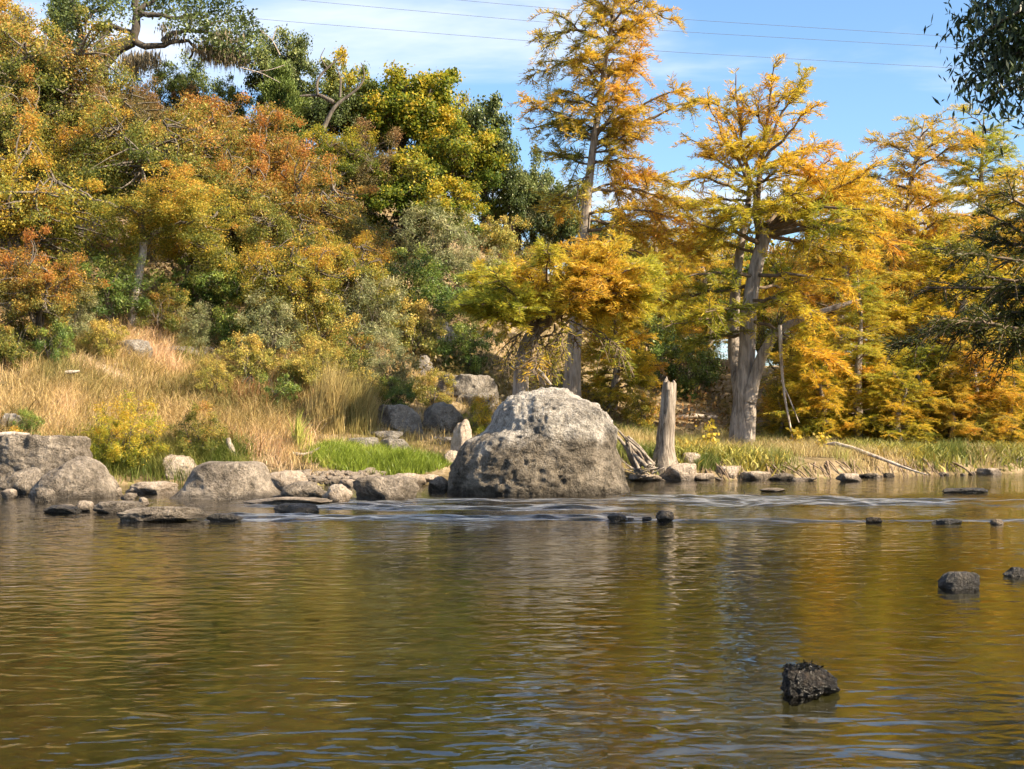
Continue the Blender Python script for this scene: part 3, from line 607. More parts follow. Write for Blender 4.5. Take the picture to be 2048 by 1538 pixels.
class Cypress:
    def __init__(s, seed): s.r = np.random.default_rng(seed); s.trunk = MB(); s.wood = MB(); s.fol = MB(); s.seed = seed
    def dress(s, poly, f0=0.2, step=0.16, slen=0.8, dens=26, fr=0.20, droop=0.18, spread=1.0, tint0=0.45, tipt=0.22, wid=0.2, zs=1.0):
        dens = dens * 4.2; tint0 = tint0 - 0.06; slen = slen * 1.12
        """side branches with feathery sprays along a limb"""
        r = s.r; poly = np.asarray(poly); seg = np.linalg.norm(np.diff(poly, axis=0), axis=1); L = seg.sum()
        n = max(3, int(L * (1 - f0) / step * 1.6)); f = f0 + (1 - f0) * np.sort(r.random(n) ** 0.9)
        cum = np.concatenate([[0], np.cumsum(seg)]) / L
        B = np.stack([np.interp(f, cum, poly[:, k]) for k in range(3)], 1)
        Tg = nrm(np.stack([np.interp(np.clip(f + 0.04, 0, 1), cum, poly[:, k]) - np.interp(np.clip(f - 0.06, 0, 1), cum, poly[:, k]) for k in range(3)], 1))
        side = nrm(np.cross(Tg, np.array([0, 0, 1.0])) + 1e-6) * np.where(np.arange(n) % 2, 1, -1)[:, None]
        D = nrm(Tg * 0.6 + side * 0.75 * spread + r.normal(size=(n, 3)) * np.array([0.42, 0.42, 0.34 * zs]) + np.array([0, 0, 0.08]))
        ln = slen * (0.45 + 0.75 * (1 - f)) * r.uniform(0.5, 1.3, n)
        tt = np.linspace(0, 1, 5); droop = droop * r.uniform(0.2, 2.2, n)
        sp = B[:, None] + D[:, None] * (ln[:, None] * tt)[..., None]; sp[:, :, 2] -= (droop * ln)[:, None] * tt ** 2
        s.wood.tubes(sp, np.tile(np.linspace(0.011, 0.003, 5), (n, 1)) * (0.6 + ln[:, None] / slen), 3)
        # sprays
        k = r.poisson(ln * dens).clip(2); bi = np.repeat(np.arange(n), k); m = len(bi); u = 0.08 + 0.95 * r.random(m)
        pos = B[bi] + D[bi] * (ln[bi] * u)[:, None]; pos[:, 2] -= droop[bi] * ln[bi] * u ** 2
        sd2 = nrm(np.cross(D[bi], np.array([0, 0, 1.0])) + 1e-6) * np.where(r.random(m) < 0.5, 1, -1)[:, None]
        U = nrm(D[bi] * 0.7 + sd2 * 0.65 + np.array([0, 0, -0.10]) + r.normal(size=(m, 3)) * 0.3)
        W = nrm(np.cross(U, np.array([0, 0, 1.0]) + r.normal(size=(m, 3)) * 0.7))
        ft = tint0 + tipt * (f[bi] - 0.5) + 0.15 * (u - 0.5) + 0.5 * fbm(pos * 0.55 + s.seed, 2, s.seed) + 0.22 * (r.random(n)[bi] - 0.5) + r.normal(size=m) * 0.09
        Lf = fr * r.uniform(0.55, 1.3, m) * (1.1 - 0.4 * u)
        s.fol.leaves(pos + r.normal(size=(m, 3)) * 0.02, U, W, Lf, Lf * 0.075 + 0.009, np.clip(ft, 0, 1), r.random(m))
    def limb(s, pts, r0, r1=0.012, n=10, k=6, **kw):
        pl = bez(pts, n); pl[1:-1] += s.r.normal(size=(n - 2, 3)) * 0.03
        s.wood.tubes(pl, np.linspace(r0, r1, n) , k)
        if kw.get('dens', 1): s.dress(pl, **kw)
        return pl
    def stem(s, pts, radii, n=40, k=16, flare=0.0, mb=None, gnarl=0.06):
        pl = bez(pts, n); d = np.linspace(0, 1, len(radii)); R = np.interp(np.linspace(0, 1, n), d, radii)
        T = np.linspace(0, 1, n); mb = mb or s.trunk
        q0 = mb.n; mb.tubes(pl, R, k)
        V = mb.V[-1]; a = np.tile(np.arange(k), n); row = np.repeat(np.arange(n), k)      # fluted, buttressed foot
        c = pl[row]; fl = 1 + (0.055 + 0.22 * flare * np.exp(-T[row] * 9)) * np.sin(a / k * 2 * math.pi * 5 + s.seed) + gnarl * (vnoise(V * 3, s.seed) + 0.8 * vnoise(V * np.array([11, 11, 2.5]), s.seed + 1)) + flare * 0.55 * np.exp(-T[row] * 14)
        mb.V[-1] = c + (V - c) * fl[:, None]
        return pl
    def auto(s, stem, z0, z1, nb, lfun, elev, r0=0.05, **kw):
        """branches all round the stem between two heights; lfun(height fraction, azimuth) gives their length"""
        r = s.r; zz = stem[:, 2]
        for k in range(nb):
            f = (k + r.random()) / nb; z = z0 + (z1 - z0) * f; a = k * 2.4 + r.normal() * 0.4
            b = np.array([np.interp(z, zz, stem[:, 0]), np.interp(z, zz, stem[:, 1]), z]); L = lfun(f, a) * r.uniform(0.75, 1.2)
            if L < 0.2: continue
            e = elev(f) + r.normal() * 0.12; d = np.array([math.cos(a) * math.cos(e), math.sin(a) * math.cos(e), math.sin(e)])
            sw = np.array([-math.sin(a), math.cos(a), 0]) * r.normal() * 0.12 * L
            pts = [b, b + d * L * 0.35 + sw * 0.5, b + d * L * 0.72 + sw - np.array([0, 0, 0.02 * L]), b + d * L + sw * 1.4 - np.array([0, 0, 0.10 * L])]
            s.limb(pts, r0 * (0.4 + 0.6 * L / 3), n=8, k=5, **kw)
    def build(s, root, fmat, bark='bark_cypress'):
        tk = link('trunk', s.trunk.mesh('trunk', M[bark], True), root)
        if s.wood.n: link('branches', s.wood.mesh('branches', M['twig'], True), tk)
        if s.fol.n: link('crown', s.fol.mesh('crown', M[fmat]), root)

def local(base, Y, pts):
    """photo points (column, row, depth offset) -> points relative to a tree's foot"""
    return [P(a, b, Y + c) - base for a, b, c in pts]

# --- the tall cypress
Y0 = 37.0; base = P(1138, 806, Y0); base[2] = Hh(base[0], Y0) - 0.05
T = Cypress(11); lp = lambda pts: local(base, Y0, pts)
stem = T.stem([[0, 0, -0.3], [0, 0, 0]] + lp([(1146, 700, 0), (1155, 600, 0), (1165, 500, 0), (1173, 400, 0), (1180, 340, 0), (1188, 280, 0), (1200, 200, 0), (1211, 120, 0), (1224, 40, 0), (1240, -50, 0), (1252, -130, 0)]), [0.24, 0.22, 0.18, 0.165, 0.15, 0.125, 0.10, 0.085, 0.065, 0.05, 0.035, 0.012], flare=0.4)
kw = dict(step=0.15, slen=0.85, dens=27, fr=0.2, droop=0.45, tint0=0.46, f0=.1)
for pts, r0 in [([(1209, 85, 0), (1185, 70, -.2), (1150, 58, -.4), (1128, 28, -.5), (1095, 22, -.6)], .05), ([(1152, 58, -.4), (1110, 68, -.5), (1075, 85, -.3)], .03),
                ([(1200, 170, 0), (1160, 122, .3), (1110, 125, .5), (1062, 155, .7)], .045), ([(1195, 215, 0), (1160, 190, -.2), (1130, 180, -.3), (1105, 195, -.4)], .03),
                ([(1188, 278, 0), (1140, 235, -.3), (1090, 215, -.5), (1046, 198, -.6)], .045), ([(1188, 285, 0), (1140, 248, .5), (1090, 250, .8), (1052, 258, 1)], .04),
                ([(1182, 330, 0), (1150, 320, .2), (1120, 310, .3), (1095, 305, .4)], .035), ([(1180, 350, 0), (1155, 370, -.4), (1148, 420, -.6)], .03),
                ([(1188, 278, 0), (1230, 225, -.2), (1255, 170, -.3), (1275, 95, -.4)], .055), ([(1186, 292, 0), (1250, 262, .3), (1310, 232, .5), (1370, 205, .7), (1412, 198, .9)], .065),
                ([(1192, 262, 0), (1260, 222, -.5), (1320, 190, -.8), (1378, 180, -1)], .05), ([(1186, 305, 0), (1240, 292, -.5), (1275, 275, -.8)], .035),
                ([(1205, 160, 0), (1240, 140, .4), (1285, 110, .7)], .04), ([(1215, 90, 0), (1260, 40, .3), (1310, 20, .5), (1345, 40, .7)], .045),
                ([(1222, 50, 0), (1262, 5, -.3), (1305, -20, -.4)], .035), ([(1226, 30, 0), (1190, 0, .3), (1165, -10, .5)], .035), ([(1240, -30, 0), (1290, -70, 0)], .03), ([(1236, -20, 0), (1200, -70, 0)], .03),
                ([(1184, 320, 0), (1230, 330, .4), (1265, 322, .7)], .03), ([(1205, 150, 0), (1185, 120, -.6), (1170, 100, -.9)], .03), ([(1210, 110, 0), (1235, 85, -.7), (1262, 70, -1)], .03), ([(1194, 235, 0), (1215, 200, -.7), (1235, 175, -1)], .03)]:
    T.limb(lp(pts), r0, **kw)
kw = dict(step=0.12, slen=0.9, dens=30, fr=0.2, droop=0.3, tint0=0.36)
for pts, r0 in [([(1172, 388, 0), (1240, 372, .4), (1320, 395, .8), (1400, 420, 1.2)], .05), ([(1170, 430, 0), (1240, 415, -.6), (1310, 420, -1.2), (1370, 440, -1.6)], .045),
                ([(1168, 440, 0), (1230, 450, .6), (1310, 450, 1.4), (1400, 475, 2)], .05), ([(1166, 462, 0), (1220, 452, -.4), (1300, 470, -.8), (1380, 500, -1.2), (1420, 520, -1.4)], .055),
                ([(1166, 470, 0), (1230, 490, .8), (1300, 510, 1.2), (1360, 550, 1.4)], .04), ([(1170, 400, 0), (1130, 395, .8), (1105, 420, 1.4)], .03), ([(1172, 395, 0), (1230, 355, 1.2), (1300, 350, 2.2), (1360, 375, 3)], .04)]:
    T.limb(lp(pts), r0, **kw)
T.auto(stem, stem[:, 2].max() * .52, stem[:, 2].max() * .97, 34, lambda f, a: 1.5 - .7 * f, lambda f: .25 + .4 * f, r0=.04, step=.17, slen=.6, dens=22, fr=.2, droop=.4, tint0=.42, f0=.1)
root = empty('bald_cypress', base, 'tallest cypress with sparse rust and gold branches against the sky', 'tree', 'bald cypresses'); T.build(root, 'cyp_rust')

# --- the big cypress with the pale forked trunk
Y0 = 35.5; base = P(1482, 884, Y0); base[2] = Hh(base[0], Y0) - 0.05
T = Cypress(23); lp = lambda pts: local(base, Y0, pts)
stem = T.stem([[0, 0, -0.3], [0, 0, 0.0]] + lp([(1487, 800, 0), (1491, 740, 0), (1494, 680, 0), (1497, 630, 0), (1503, 580, 0), (1512, 530, 0), (1523, 490, 0), (1535, 460, 0)]), [0.32, 0.32, 0.285, 0.24, 0.21, 0.20, 0.185, 0.175, 0.165, 0.15], k=20, flare=0.3)
T.stem(lp([(1482, 790, .2), (1468, 720, .6), (1466, 650, .7), (1470, 590, .7), (1476, 530, .7), (1482, 480, .6), (1492, 430, .5), (1500, 380, .4)]), [0.2, 0.16, 0.15, 0.14, 0.12, 0.11, 0.09, 0.06], k=12)
T.stem(lp([(1494, 800, -.1), (1508, 760, -.2), (1522, 715, -.3), (1545, 672, -.5), (1575, 650, -.6)]), [0.22, 0.16, 0.135, 0.115, 0.09], k=12)
T.stem(lp([(1575, 650, -.6), (1610, 634, -.7), (1660, 618, -.8), (1722, 598, -.9)]), [0.09, 0.085, 0.075, 0.02], k=8)
kw = dict(step=0.15, slen=0.85, dens=21, fr=0.2, droop=0.22, tint0=0.62)
top = [([(1518, 505, 0), (1522, 440, 0), (1512, 400, 0), (1508, 360, 0), (1530, 290, 0), (1540, 210, 0), (1548, 128, 0)], .11)]
top += [([(1500, 390, .3), (1490, 320, .4), (1478, 240, .4), (1472, 150, .5)], .07), ([(1515, 400, 0), (1480, 330, -.4), (1440, 260, -.6), (1415, 200, -.6)], .06), ([(1530, 300, 0), (1560, 235, .3), (1600, 165, .5), (1612, 140, .5)], .045),
        ([(1530, 320, 0), (1575, 270, -.4), (1620, 215, -.6), (1640, 205, -.6)], .045), ([(1525, 340, 0), (1580, 310, .3), (1630, 290, .5), (1668, 292, .6)], .045), ([(1505, 370, .1), (1450, 330, .4), (1400, 290, .6), (1362, 265, .8)], .05),
        ([(1500, 390, .1), (1440, 365, -.5), (1395, 355, -.8), (1362, 365, -1)], .05), ([(1500, 400, .3), (1440, 400, .8), (1390, 405, 1.2)], .045), ([(1535, 260, 0), (1500, 215, .5), (1480, 190, .8)], .035), ([(1540, 220, 0), (1570, 190, -.5), (1590, 180, -.7)], .03), ([(1488, 300, .4), (1450, 230, .7), (1425, 205, 1)], .035), ([(1488, 330, .4), (1520, 290, 1), (1560, 270, 1.4)], .035)]
for pts, r0 in top: T.limb(lp(pts), r0, **kw)
kw = dict(step=0.13, slen=1.0, dens=23, fr=0.21, droop=0.2, tint0=0.56)
for pts, r0 in [([(1535, 462, 0), (1575, 435, -.3), (1640, 395, -.5), (1700, 360, -.6), (1760, 330, -.6)], .1), ([(1537, 462, 0), (1600, 445, .3), (1680, 440, .6), (1760, 430, .8), (1830, 430, 1)], .1), ([(1533, 470, 0), (1600, 455, -.8), (1680, 450, -1.4), (1760, 470, -1.8), (1800, 500, -2)], .09),
                ([(1533, 470, 0), (1580, 480, .5), (1650, 500, 1), (1720, 520, 1.4)], .06), ([(1530, 450, 0), (1580, 400, .8), (1650, 350, 1.4), (1700, 320, 1.7)], .07), ([(1540, 455, 0), (1590, 400, -.6), (1620, 350, -.9), (1660, 320, -1)], .06),
                ([(1520, 490, 0), (1480, 465, -.5), (1430, 460, -.8), (1385, 440, -1)], .07), ([(1515, 510, 0), (1460, 485, .4), (1410, 475, .8)], .05)]:
    T.limb(lp(pts), r0, **kw)
for pts, r0 in [([(1500, 420, .2), (1450, 420, -.8), (1400, 400, -1.4)], .05), ([(1520, 440, 0), (1500, 420, -1), (1470, 410, -1.8)], .05), ([(1520, 430, 0), (1560, 400, -1), (1600, 385, -1.8)], .05), ([(1510, 370, 0), (1560, 345, -.8), (1610, 330, -1.4)], .045), ([(1535, 462, 0), (1620, 420, -1.2), (1700, 410, -2), (1760, 420, -2.4)], .07), ([(1500, 410, .2), (1450, 440, .8), (1400, 460, 1.4)], .05), ([(1540, 455, 0), (1620, 400, .6), (1700, 390, 1), (1780, 380, 1.2)], .06), ([(1530, 300, 0), (1500, 280, -.6), (1460, 290, -1)], .035), ([(1528, 330, 0), (1560, 320, -.8), (1590, 330, -1.2)], .035)]:
    T.limb(lp(pts), r0, **kw)
kw = dict(step=0.14, slen=0.85, dens=27, fr=0.2, droop=0.18, tint0=0.3)
for pts, r0 in [([(1510, 550, 0), (1450, 545, -.5), (1390, 552, -.9), (1320, 558, -1.2)], .06), ([(1500, 570, 0), (1450, 580, .4), (1390, 585, .8), (1330, 600, 1)], .05), ([(1497, 650, 0), (1440, 635, -.6), (1390, 640, -1), (1330, 655, -1.4)], .06), ([(1495, 670, 0), (1430, 672, .4), (1370, 690, .8)], .05),
                ([(1510, 550, 0), (1570, 545, -.6), (1640, 555, -1), (1710, 575, -1.4)], .06), ([(1500, 600, 0), (1550, 600, -1), (1610, 615, -1.6), (1660, 640, -2)], .05), ([(1498, 640, 0), (1560, 660, -.7), (1610, 690, -1.2), (1660, 720, -1.6)], .05), ([(1545, 672, -.5), (1600, 690, -1), (1650, 715, -1.4), (1690, 740, -1.6)], .05), ([(1505, 570, 0), (1560, 575, 1), (1630, 590, 1.6)], .05), ([(1495, 620, 0), (1450, 615, -1.2), (1410, 625, -1.8)], .045)]:
    T.limb(lp(pts), r0, **dict(kw, tint0=0.55 if pts[-1][0] > 1500 else 0.28))
root = empty('bald_cypress', base, 'big golden cypress with pale forked trunk on the right bank', 'tree', 'bald cypresses'); T.build(root, 'cyp_gold')

# --- the leaning cypress behind the boulder
Y0 = 32.0; base = P(1036, 830, Y0); base[2] = Hh(base[0], Y0) - 0.05
T = Cypress(37); lp = lambda pts: local(base, Y0, pts)
T.stem([[0, 0, -0.3], [0, 0, 0.0]] + lp([(1041, 760, 0), (1046, 715, 0), (1056, 682, 0), (1072, 656, 0)]), [0.23, 0.21, 0.19, 0.18, 0.17, 0.14], n=24, flare=0.3)
T.stem(lp([(1060, 668, 0), (1090, 645, 0), (1120, 622, -.1), (1150, 595, -.2), (1185, 580, -.2), (1215, 560, -.3)]), [0.17, 0.15, 0.13, 0.11, 0.09, 0.06], k=8, mb=T.wood)
T.stem(lp([(1020, 735, -.4), (1050, 732, -.35), (1070, 745, -.3), (1090, 770, -.2)]), [0.03, 0.045, 0.05, 0.03], k=7)
T.stem(lp([(1018, 738, -.36), (1040, 722, -.35), (1062, 726, -.33), (1084, 748, -.3), (1102, 770, -.3)]), [0.02, 0.04, 0.045, 0.05, 0.03], k=7)
kw = dict(step=0.10, slen=0.62, dens=34, fr=0.17, droop=0.12, tint0=0.38)
r_ = np.random.default_rng(4)
for k in range(40):
    a = math.radians(r_.uniform(8, 172)); f = r_.random()
    b = (1062 + 60 * f, 665 - 45 * f, 0); L = r_.uniform(95, 185) * (0.85 + 0.15 * math.sin(a)); ex = 1080 + math.cos(a) * L * 1.15 + 25 * f; ey = 655 - math.sin(a) * L * 0.92 + 0
    T.limb(lp([b, ((b[0] + ex) / 2, (b[1] + ey) / 2 - 8, r_.normal() * .5), (ex, ey, r_.normal() * 1.1)]), .03, **dict(kw, tint0=0.46 + 0.06 * (ex > 1160)))
for k in range(30):
    f = r_.random(); b = (1150 + 60 * f, 597 - 35 * f, -.2); a = math.radians(r_.uniform(-55, 120)); L = r_.uniform(60, 120)
    ex = b[0] + math.cos(a) * L; ey = b[1] - math.sin(a) * L * 0.75
    T.limb(lp([b, ((b[0] + ex) / 2, (b[1] + ey) / 2 - 6, r_.normal() * .4), (ex, ey, r_.normal() * .9)]), .025, **dict(kw, tint0=0.56))
for k in range(11):
    b = (1075 + r_.uniform(-20, 90), 650 - r_.random() * 30, 0); ex = b[0] + r_.normal() * 70; ey = r_.uniform(690, 760)
    T.limb(lp([b, ((b[0] + ex) / 2 + (ex - b[0]) * .2, (b[1] + ey) / 2, r_.normal() * .3), (ex, ey, r_.normal() * .6)]), .02, **dict(kw, dens=6, slen=0.45, droop=0.5, tint0=0.55))
root = empty('bald_cypress', base, 'low leaning cypress with domed green and rust crown behind the huge boulder', 'tree', 'bald cypresses'); T.build(root, 'cyp_green')

# --- cypress kinds reused for the wood on the right
def std_cypress(seed, Ht, R, lowf, trunk_r, dens=18, tint0=0.5, fr=0.25):
    T = Cypress(seed); r = T.r
    st_ = T.stem([[0, 0, -0.4], [0, 0, 0], [r.normal() * .15, r.normal() * .15, Ht * .4], [r.normal() * .3, r.normal() * .3, Ht * .75], [r.normal() * .35, r.normal() * .35, Ht]], [trunk_r * 1.3, trunk_r * 1.2, trunk_r * .85, trunk_r * .4, 0.02], k=12, flare=0.5)
    T.auto(st_, Ht * lowf, Ht * 0.97, int(60 * (1 - lowf) + 14), lambda f, a: R * (1.0 - 0.78 * f ** 1.5) * (0.8 + 0.4 * math.sin(a * 2 + seed)) * (0.7 + 0.6 * r.random()), lambda f: 0.02 + 0.5 * f, r0=0.05, step=0.15, slen=1.05, dens=dens, fr=fr, droop=0.3, tint0=tint0)
    return T
kinds = {}
for nm, a in {'A': (51, 10, 3.6, 0.12, .2), 'B': (57, 12, 3.2, 0.14, .2), 'C': (63, 7.5, 3.4, 0.08, .18)}.items():
    T = std_cypress(*a); kinds[nm] = (a[1], a[2], T.trunk.mesh('trunk', M['bark_cypress'], True), T.wood.mesh('branches', M['twig'], True), T.fol.mesh('crown', M['cyp_gold']))
def put(root, parts, mats):
    for nm, me, mt in parts:
        o = link(nm, me, root)
        if mt: o.material_slots[0].link = 'OBJECT'; o.material_slots[0].material = M[mt]
def place_cyp(kind, px, ptop, Y, label, mat, rz=0, wide=1.0, group='bald cypresses'):
    Ht, R, a, b, c = kinds[kind]; base = P(px, HZ, Y); base[2] = Hh(base[0], Y) - 0.05
    top = CZ + (HZ - ptop) / F * Y; s = (top - base[2]) / Ht
    root = empty('bald_cypress', base, label, 'tree', group, rz, (s * wide, s * wide, s)); put(root, [('trunk', a, None), ('branches', b, None), ('crown', c, mat)], None)
for a in [
    ('B', 1715, 545, 36.5, 'yellow-green cypress with thick dark trunk standing over the leaning white log', 'cyp_green', 0.3, 1.35),
    ('C', 1752, 700, 37.5, 'small gold cypress with flared twin foot behind the leaning white log', 'cyp_gold', 1.2, 1.2),
    ('A', 1830, 238, 44, 'tall rusty orange cypress with pointed top at upper right', 'cyp_rust', 2.2, 0.95),
    ('B', 1975, 225, 46, 'tall olive-green cypress at upper right behind the dark ash leaves', 'cyp_green', 0.9, 1.25),
    ('A', 1680, 330, 42, 'orange cypress with broad crown right of the big pale trunk', 'cyp_rust', 4.0, 1.15),
    ('C', 1900, 480, 39, 'wide gold cypress with leaning dark trunk at right', 'cyp_gold', 2.9, 1.3),
    ('C', 1960, 640, 36.8, 'low orange cypress over the water at the right edge', 'cyp_rust', 0.5, 1.3),
    ('A', 2060, 330, 41, 'gold cypress cut by the right edge of the picture', 'cyp_gold', 5.2, 1.0),
    ('C', 1620, 640, 39, 'low gold cypress filling the gap right of the big pale trunk', 'cyp_gold', 3.6, 1.15),
    ('A', 1320, 380, 47, 'bright yellow cypress behind the lower limbs of the tallest cypress', 'cyp_gold', 1.9, 1.0),
    ('C', 1225, 560, 40, 'small yellow cypress right behind the pale slim trunk', 'cyp_gold', 4.4, 1.0),
    ('B', 1420, 420, 50, 'distant gold cypress seen left of the big forked trunk', 'cyp_gold', 2.0, 1.2),
    ('C', 1650, 700, 36.0, 'small bright gold cypress behind the root end of the white log', 'cyp_gold', 0.2, 1.15),
    ('C', 1800, 740, 35.6, 'small gold cypress leaning over the middle of the white log', 'cyp_gold', 2.5, 1.35),
    ('C', 1900, 760, 36.2, 'small orange cypress above the tall dark grass tuft', 'cyp_rust', 3.9, 1.4),
    ('C', 2030, 720, 37.0, 'small gold cypress at the right end of the bank', 'cyp_gold', 1.1, 1.3),
    ('C', 1560, 770, 37.5, 'small gold cypress right behind the big forked trunk', 'cyp_gold', 5.0, 1.2),
    ('C', 1850, 690, 36.6, 'low yellow-green cypress spreading over the right bank grass', 'cyp_green', 5.6, 1.2),
]:
    place_cyp(*a)

# --- oaks, elms, junipers and shrubs of the hill
kindB = {}
def reg(nm, R, hc, b, bark='bark_elm', leafm='elm_orange'):
    kindB[nm] = (R, hc, b[0].mesh('trunk', M[bark], True), b[1].mesh('crown', M[leafm]))
for k, sd_ in enumerate((201, 207, 213, 219)): reg('elm%d' % k, 3.0, 3.9, broadleaf(sd_, ncl=230, nleaf=50000, leaf=0.078, cr=0.5, low=-0.9, wob=0.75, kp=10, trunk_r=0.19))
for k, sd_ in enumerate((301, 307, 311)): reg('oak%d' % k, 3.0, 3.7, broadleaf(sd_, ncl=85, cr=0.7, nleaf=26000, leaf=0.135, wob=0.5, flat=0.8, wid=0.75), 'bark_oak', 'oak_yellow')
for k, sd_ in enumerate((401, 405)): reg('juniper%d' % k, 1.5, 2.7, juniper(sd_), 'bark_elm', 'juniper')
for k, sd_ in enumerate((501, 505, 509)): reg('shrub%d' % k, 1.5, 1.25, broadleaf(sd_, R=1.5, Rz=1.25, hc=1.25, ncl=60, cr=0.36, nleaf=14000, leaf=0.065, trunk_r=0.05, kp=9, low=-0.95), 'bark_elm', 'shrub_green')
for k, sd_ in enumerate((601, 605)):
    reg('wisp%d' % k, 1.4, 1.3, broadleaf(sd_, R=1.4, Rz=1.4, hc=1.3, ncl=80, cr=0.32, nleaf=13000, leaf=0.11, trunk_r=0.035, kp=12, low=-0.9, wid=0.16), 'bark_elm', 'shrub_grey')
rr = np.random.default_rng(77)
def place(kind, px, py, rpx, label, mat, name='tree', cat='tree', Y=None, zsc=1.0, group=None, bark=None):
    """crown centred on a photo point; the depth is where its foot meets the slope"""
    R, hc, tm, cm_ = kindB[kind]
    if Y is None:
        Ys = np.arange(27, 90, 0.1); s = rpx / F * Ys / R; zb = CZ + (HZ - py) / F * Ys - hc * s * zsc; X = (px - 1024) / F * Ys
        h = Hh(X, Ys); k = np.argmax(h >= zb); k = k if h[k] >= zb[k] else int(np.argmin(np.abs(h - zb))); Y = Ys[k]
    s = rpx / F * Y / R; base = P(px, py, Y); base[2] -= hc * s * zsc
    gz = Hh(base[0], Y) - 0.1; top = base[2] + 2 * hc * s * zsc
    base[2] = min(base[2], gz) if base[2] < gz else gz; sz = (P(px, py, Y)[2] - base[2]) / hc
    root = empty(name, base, label, cat, group, rr.random() * 6.28, (s, s, max(s * 0.7, min(sz, s * 1.6))))
    put(root, [('trunk', tm, bark), ('crown', cm_, mat)], None)
GH = 'trees on the wooded slope'
for a in [
    ('elm0', 95, 175, 165, 'olive and orange elm filling the upper left corner below the live oak', 'elm_olive'),
    ('elm1', -20, 90, 120, 'yellow-orange elm cut by the top left corner', 'elm_yellow'),
    ('elm2', 40, 430, 160, 'yellow-green elm cut by the left edge at mid height', 'elm_yellow'),
    ('elm3', 215, 240, 110, 'brown-orange elm below the live oak trunk', 'elm_brown'),
    ('elm0', 300, 330, 150, 'orange-tipped olive elm with dark arching limb at left of centre slope', 'elm_olive'),
    ('elm1', 475, 300, 115, 'rusty elm below the dark cliff rock', 'elm_orange'),
    ('elm3', 480, 410, 120, 'bright orange elm in the middle of the slope', 'elm_orange'),
    ('elm2', 625, 440, 120, 'orange-tipped elm left of the yellow oak', 'elm_orange'),
    ('elm0', 690, 545, 95, 'golden elm low on the middle slope', 'elm_yellow'),
    ('elm1', 570, 570, 100, 'yellow-green elm beside the glossy green shrub', 'elm_yellow'),
    ('elm2', 735, 345, 85, 'greyish brown elm left of the yellow oak', 'elm_brown'),
    ('elm3', 75, 580, 105, 'orange-green elm low at the left edge above the golden grass', 'elm_orange'),
    ('elm2', 120, 555, 52, 'dark olive elm below the pink overhanging ledge', 'elm_olive'),
    ('oak0', 800, 245, 115, 'large yellow-green oak on the skyline', 'oak_yellow'),
    ('oak1', 885, 215, 75, 'bright lobed oak top right of the large yellow-green oak', 'oak_yellow'),
    ('oak2', 900, 330, 90, 'yellow-green oak lower right of the skyline oak', 'oak_yellow'),
    ('oak0', 815, 395, 95, 'green-gold oak under the skyline oak', 'oak_yellow'),
    ('oak1', 895, 435, 80, 'pale yellow-green oak above the grey-green shrub', 'oak_yellow'),
    ('oak2', 690, 175, 60, 'yellow oak behind the bare grey snag', 'oak_yellow'),
    ('oak0', 965, 265, 75, 'dark green live oak right of the yellow oaks', 'oak_green'),
    ('oak1', 1040, 310, 50, 'small live oak on the ridge left of the tallest cypress', 'oak_green'),
    ('oak2', 1065, 395, 60, 'dark live oak left of the tall pale trunk', 'oak_green'),
    ('oak0', 1120, 420, 60, 'shaded live oak right behind the tall pale trunk', 'oak_green'),
    ('oak1', 575, 165, 68, 'grey-green live oak on the skyline left of the snag', 'oak_green'),
    ('oak2', 650, 230, 85, 'blue-green live oak below the snag', 'oak_green'),
    ('oak1', 740, 250, 60, 'dark green oak behind the left shoulder of the skyline oak', 'oak_green'),
    ('elm2', 380, 500, 95, 'yellow elm just right of the slender pale trunk', 'elm_yellow'),
    ('elm0', 560, 490, 105, 'green and olive elm in the centre of the slope', 'elm_olive'),
    ('elm1', 390, 330, 100, 'olive elm under the pale pink rock', 'elm_olive'),
    ('elm3', 560, 350, 100, 'orange elm right under the dark cliff rock', 'elm_orange'),
    ('elm0', 180, 330, 120, 'yellow-olive elm above the pink overhanging ledge at left', 'elm_yellow'),
    ('elm1', 670, 330, 85, 'green elm between the cliff rock and the yellow oak', 'oak_yellow'),
    ('elm3', 20, 270, 120, 'olive elm cut by the left edge above mid height', 'elm_olive'),
]:
    place(*a, name='elm_tree' if a[0][:3] == 'elm' else 'oak_tree', cat='tree', group=GH)
for a in [
    ('juniper0', 985, 365, 42, 'dark green juniper on the ridge between oaks and tall cypress'),
    ('shrub1', 385, 185, 62, 'green juniper on the skyline under the live oak'),
    ('shrub0', 450, 195, 50, 'small juniper on the skyline right of the mossy limb'),
    ('juniper1', 560, 215, 62, 'bright green juniper below the skyline live oak'),
    ('juniper0', 130, 50, 45, 'dark juniper behind the upper left elm'),
    ('shrub2', 325, 175, 55, 'juniper beneath the lowest live oak limb'),
]:
    place(*a, mat='juniper', name='juniper_tree', cat='tree', group=GH)
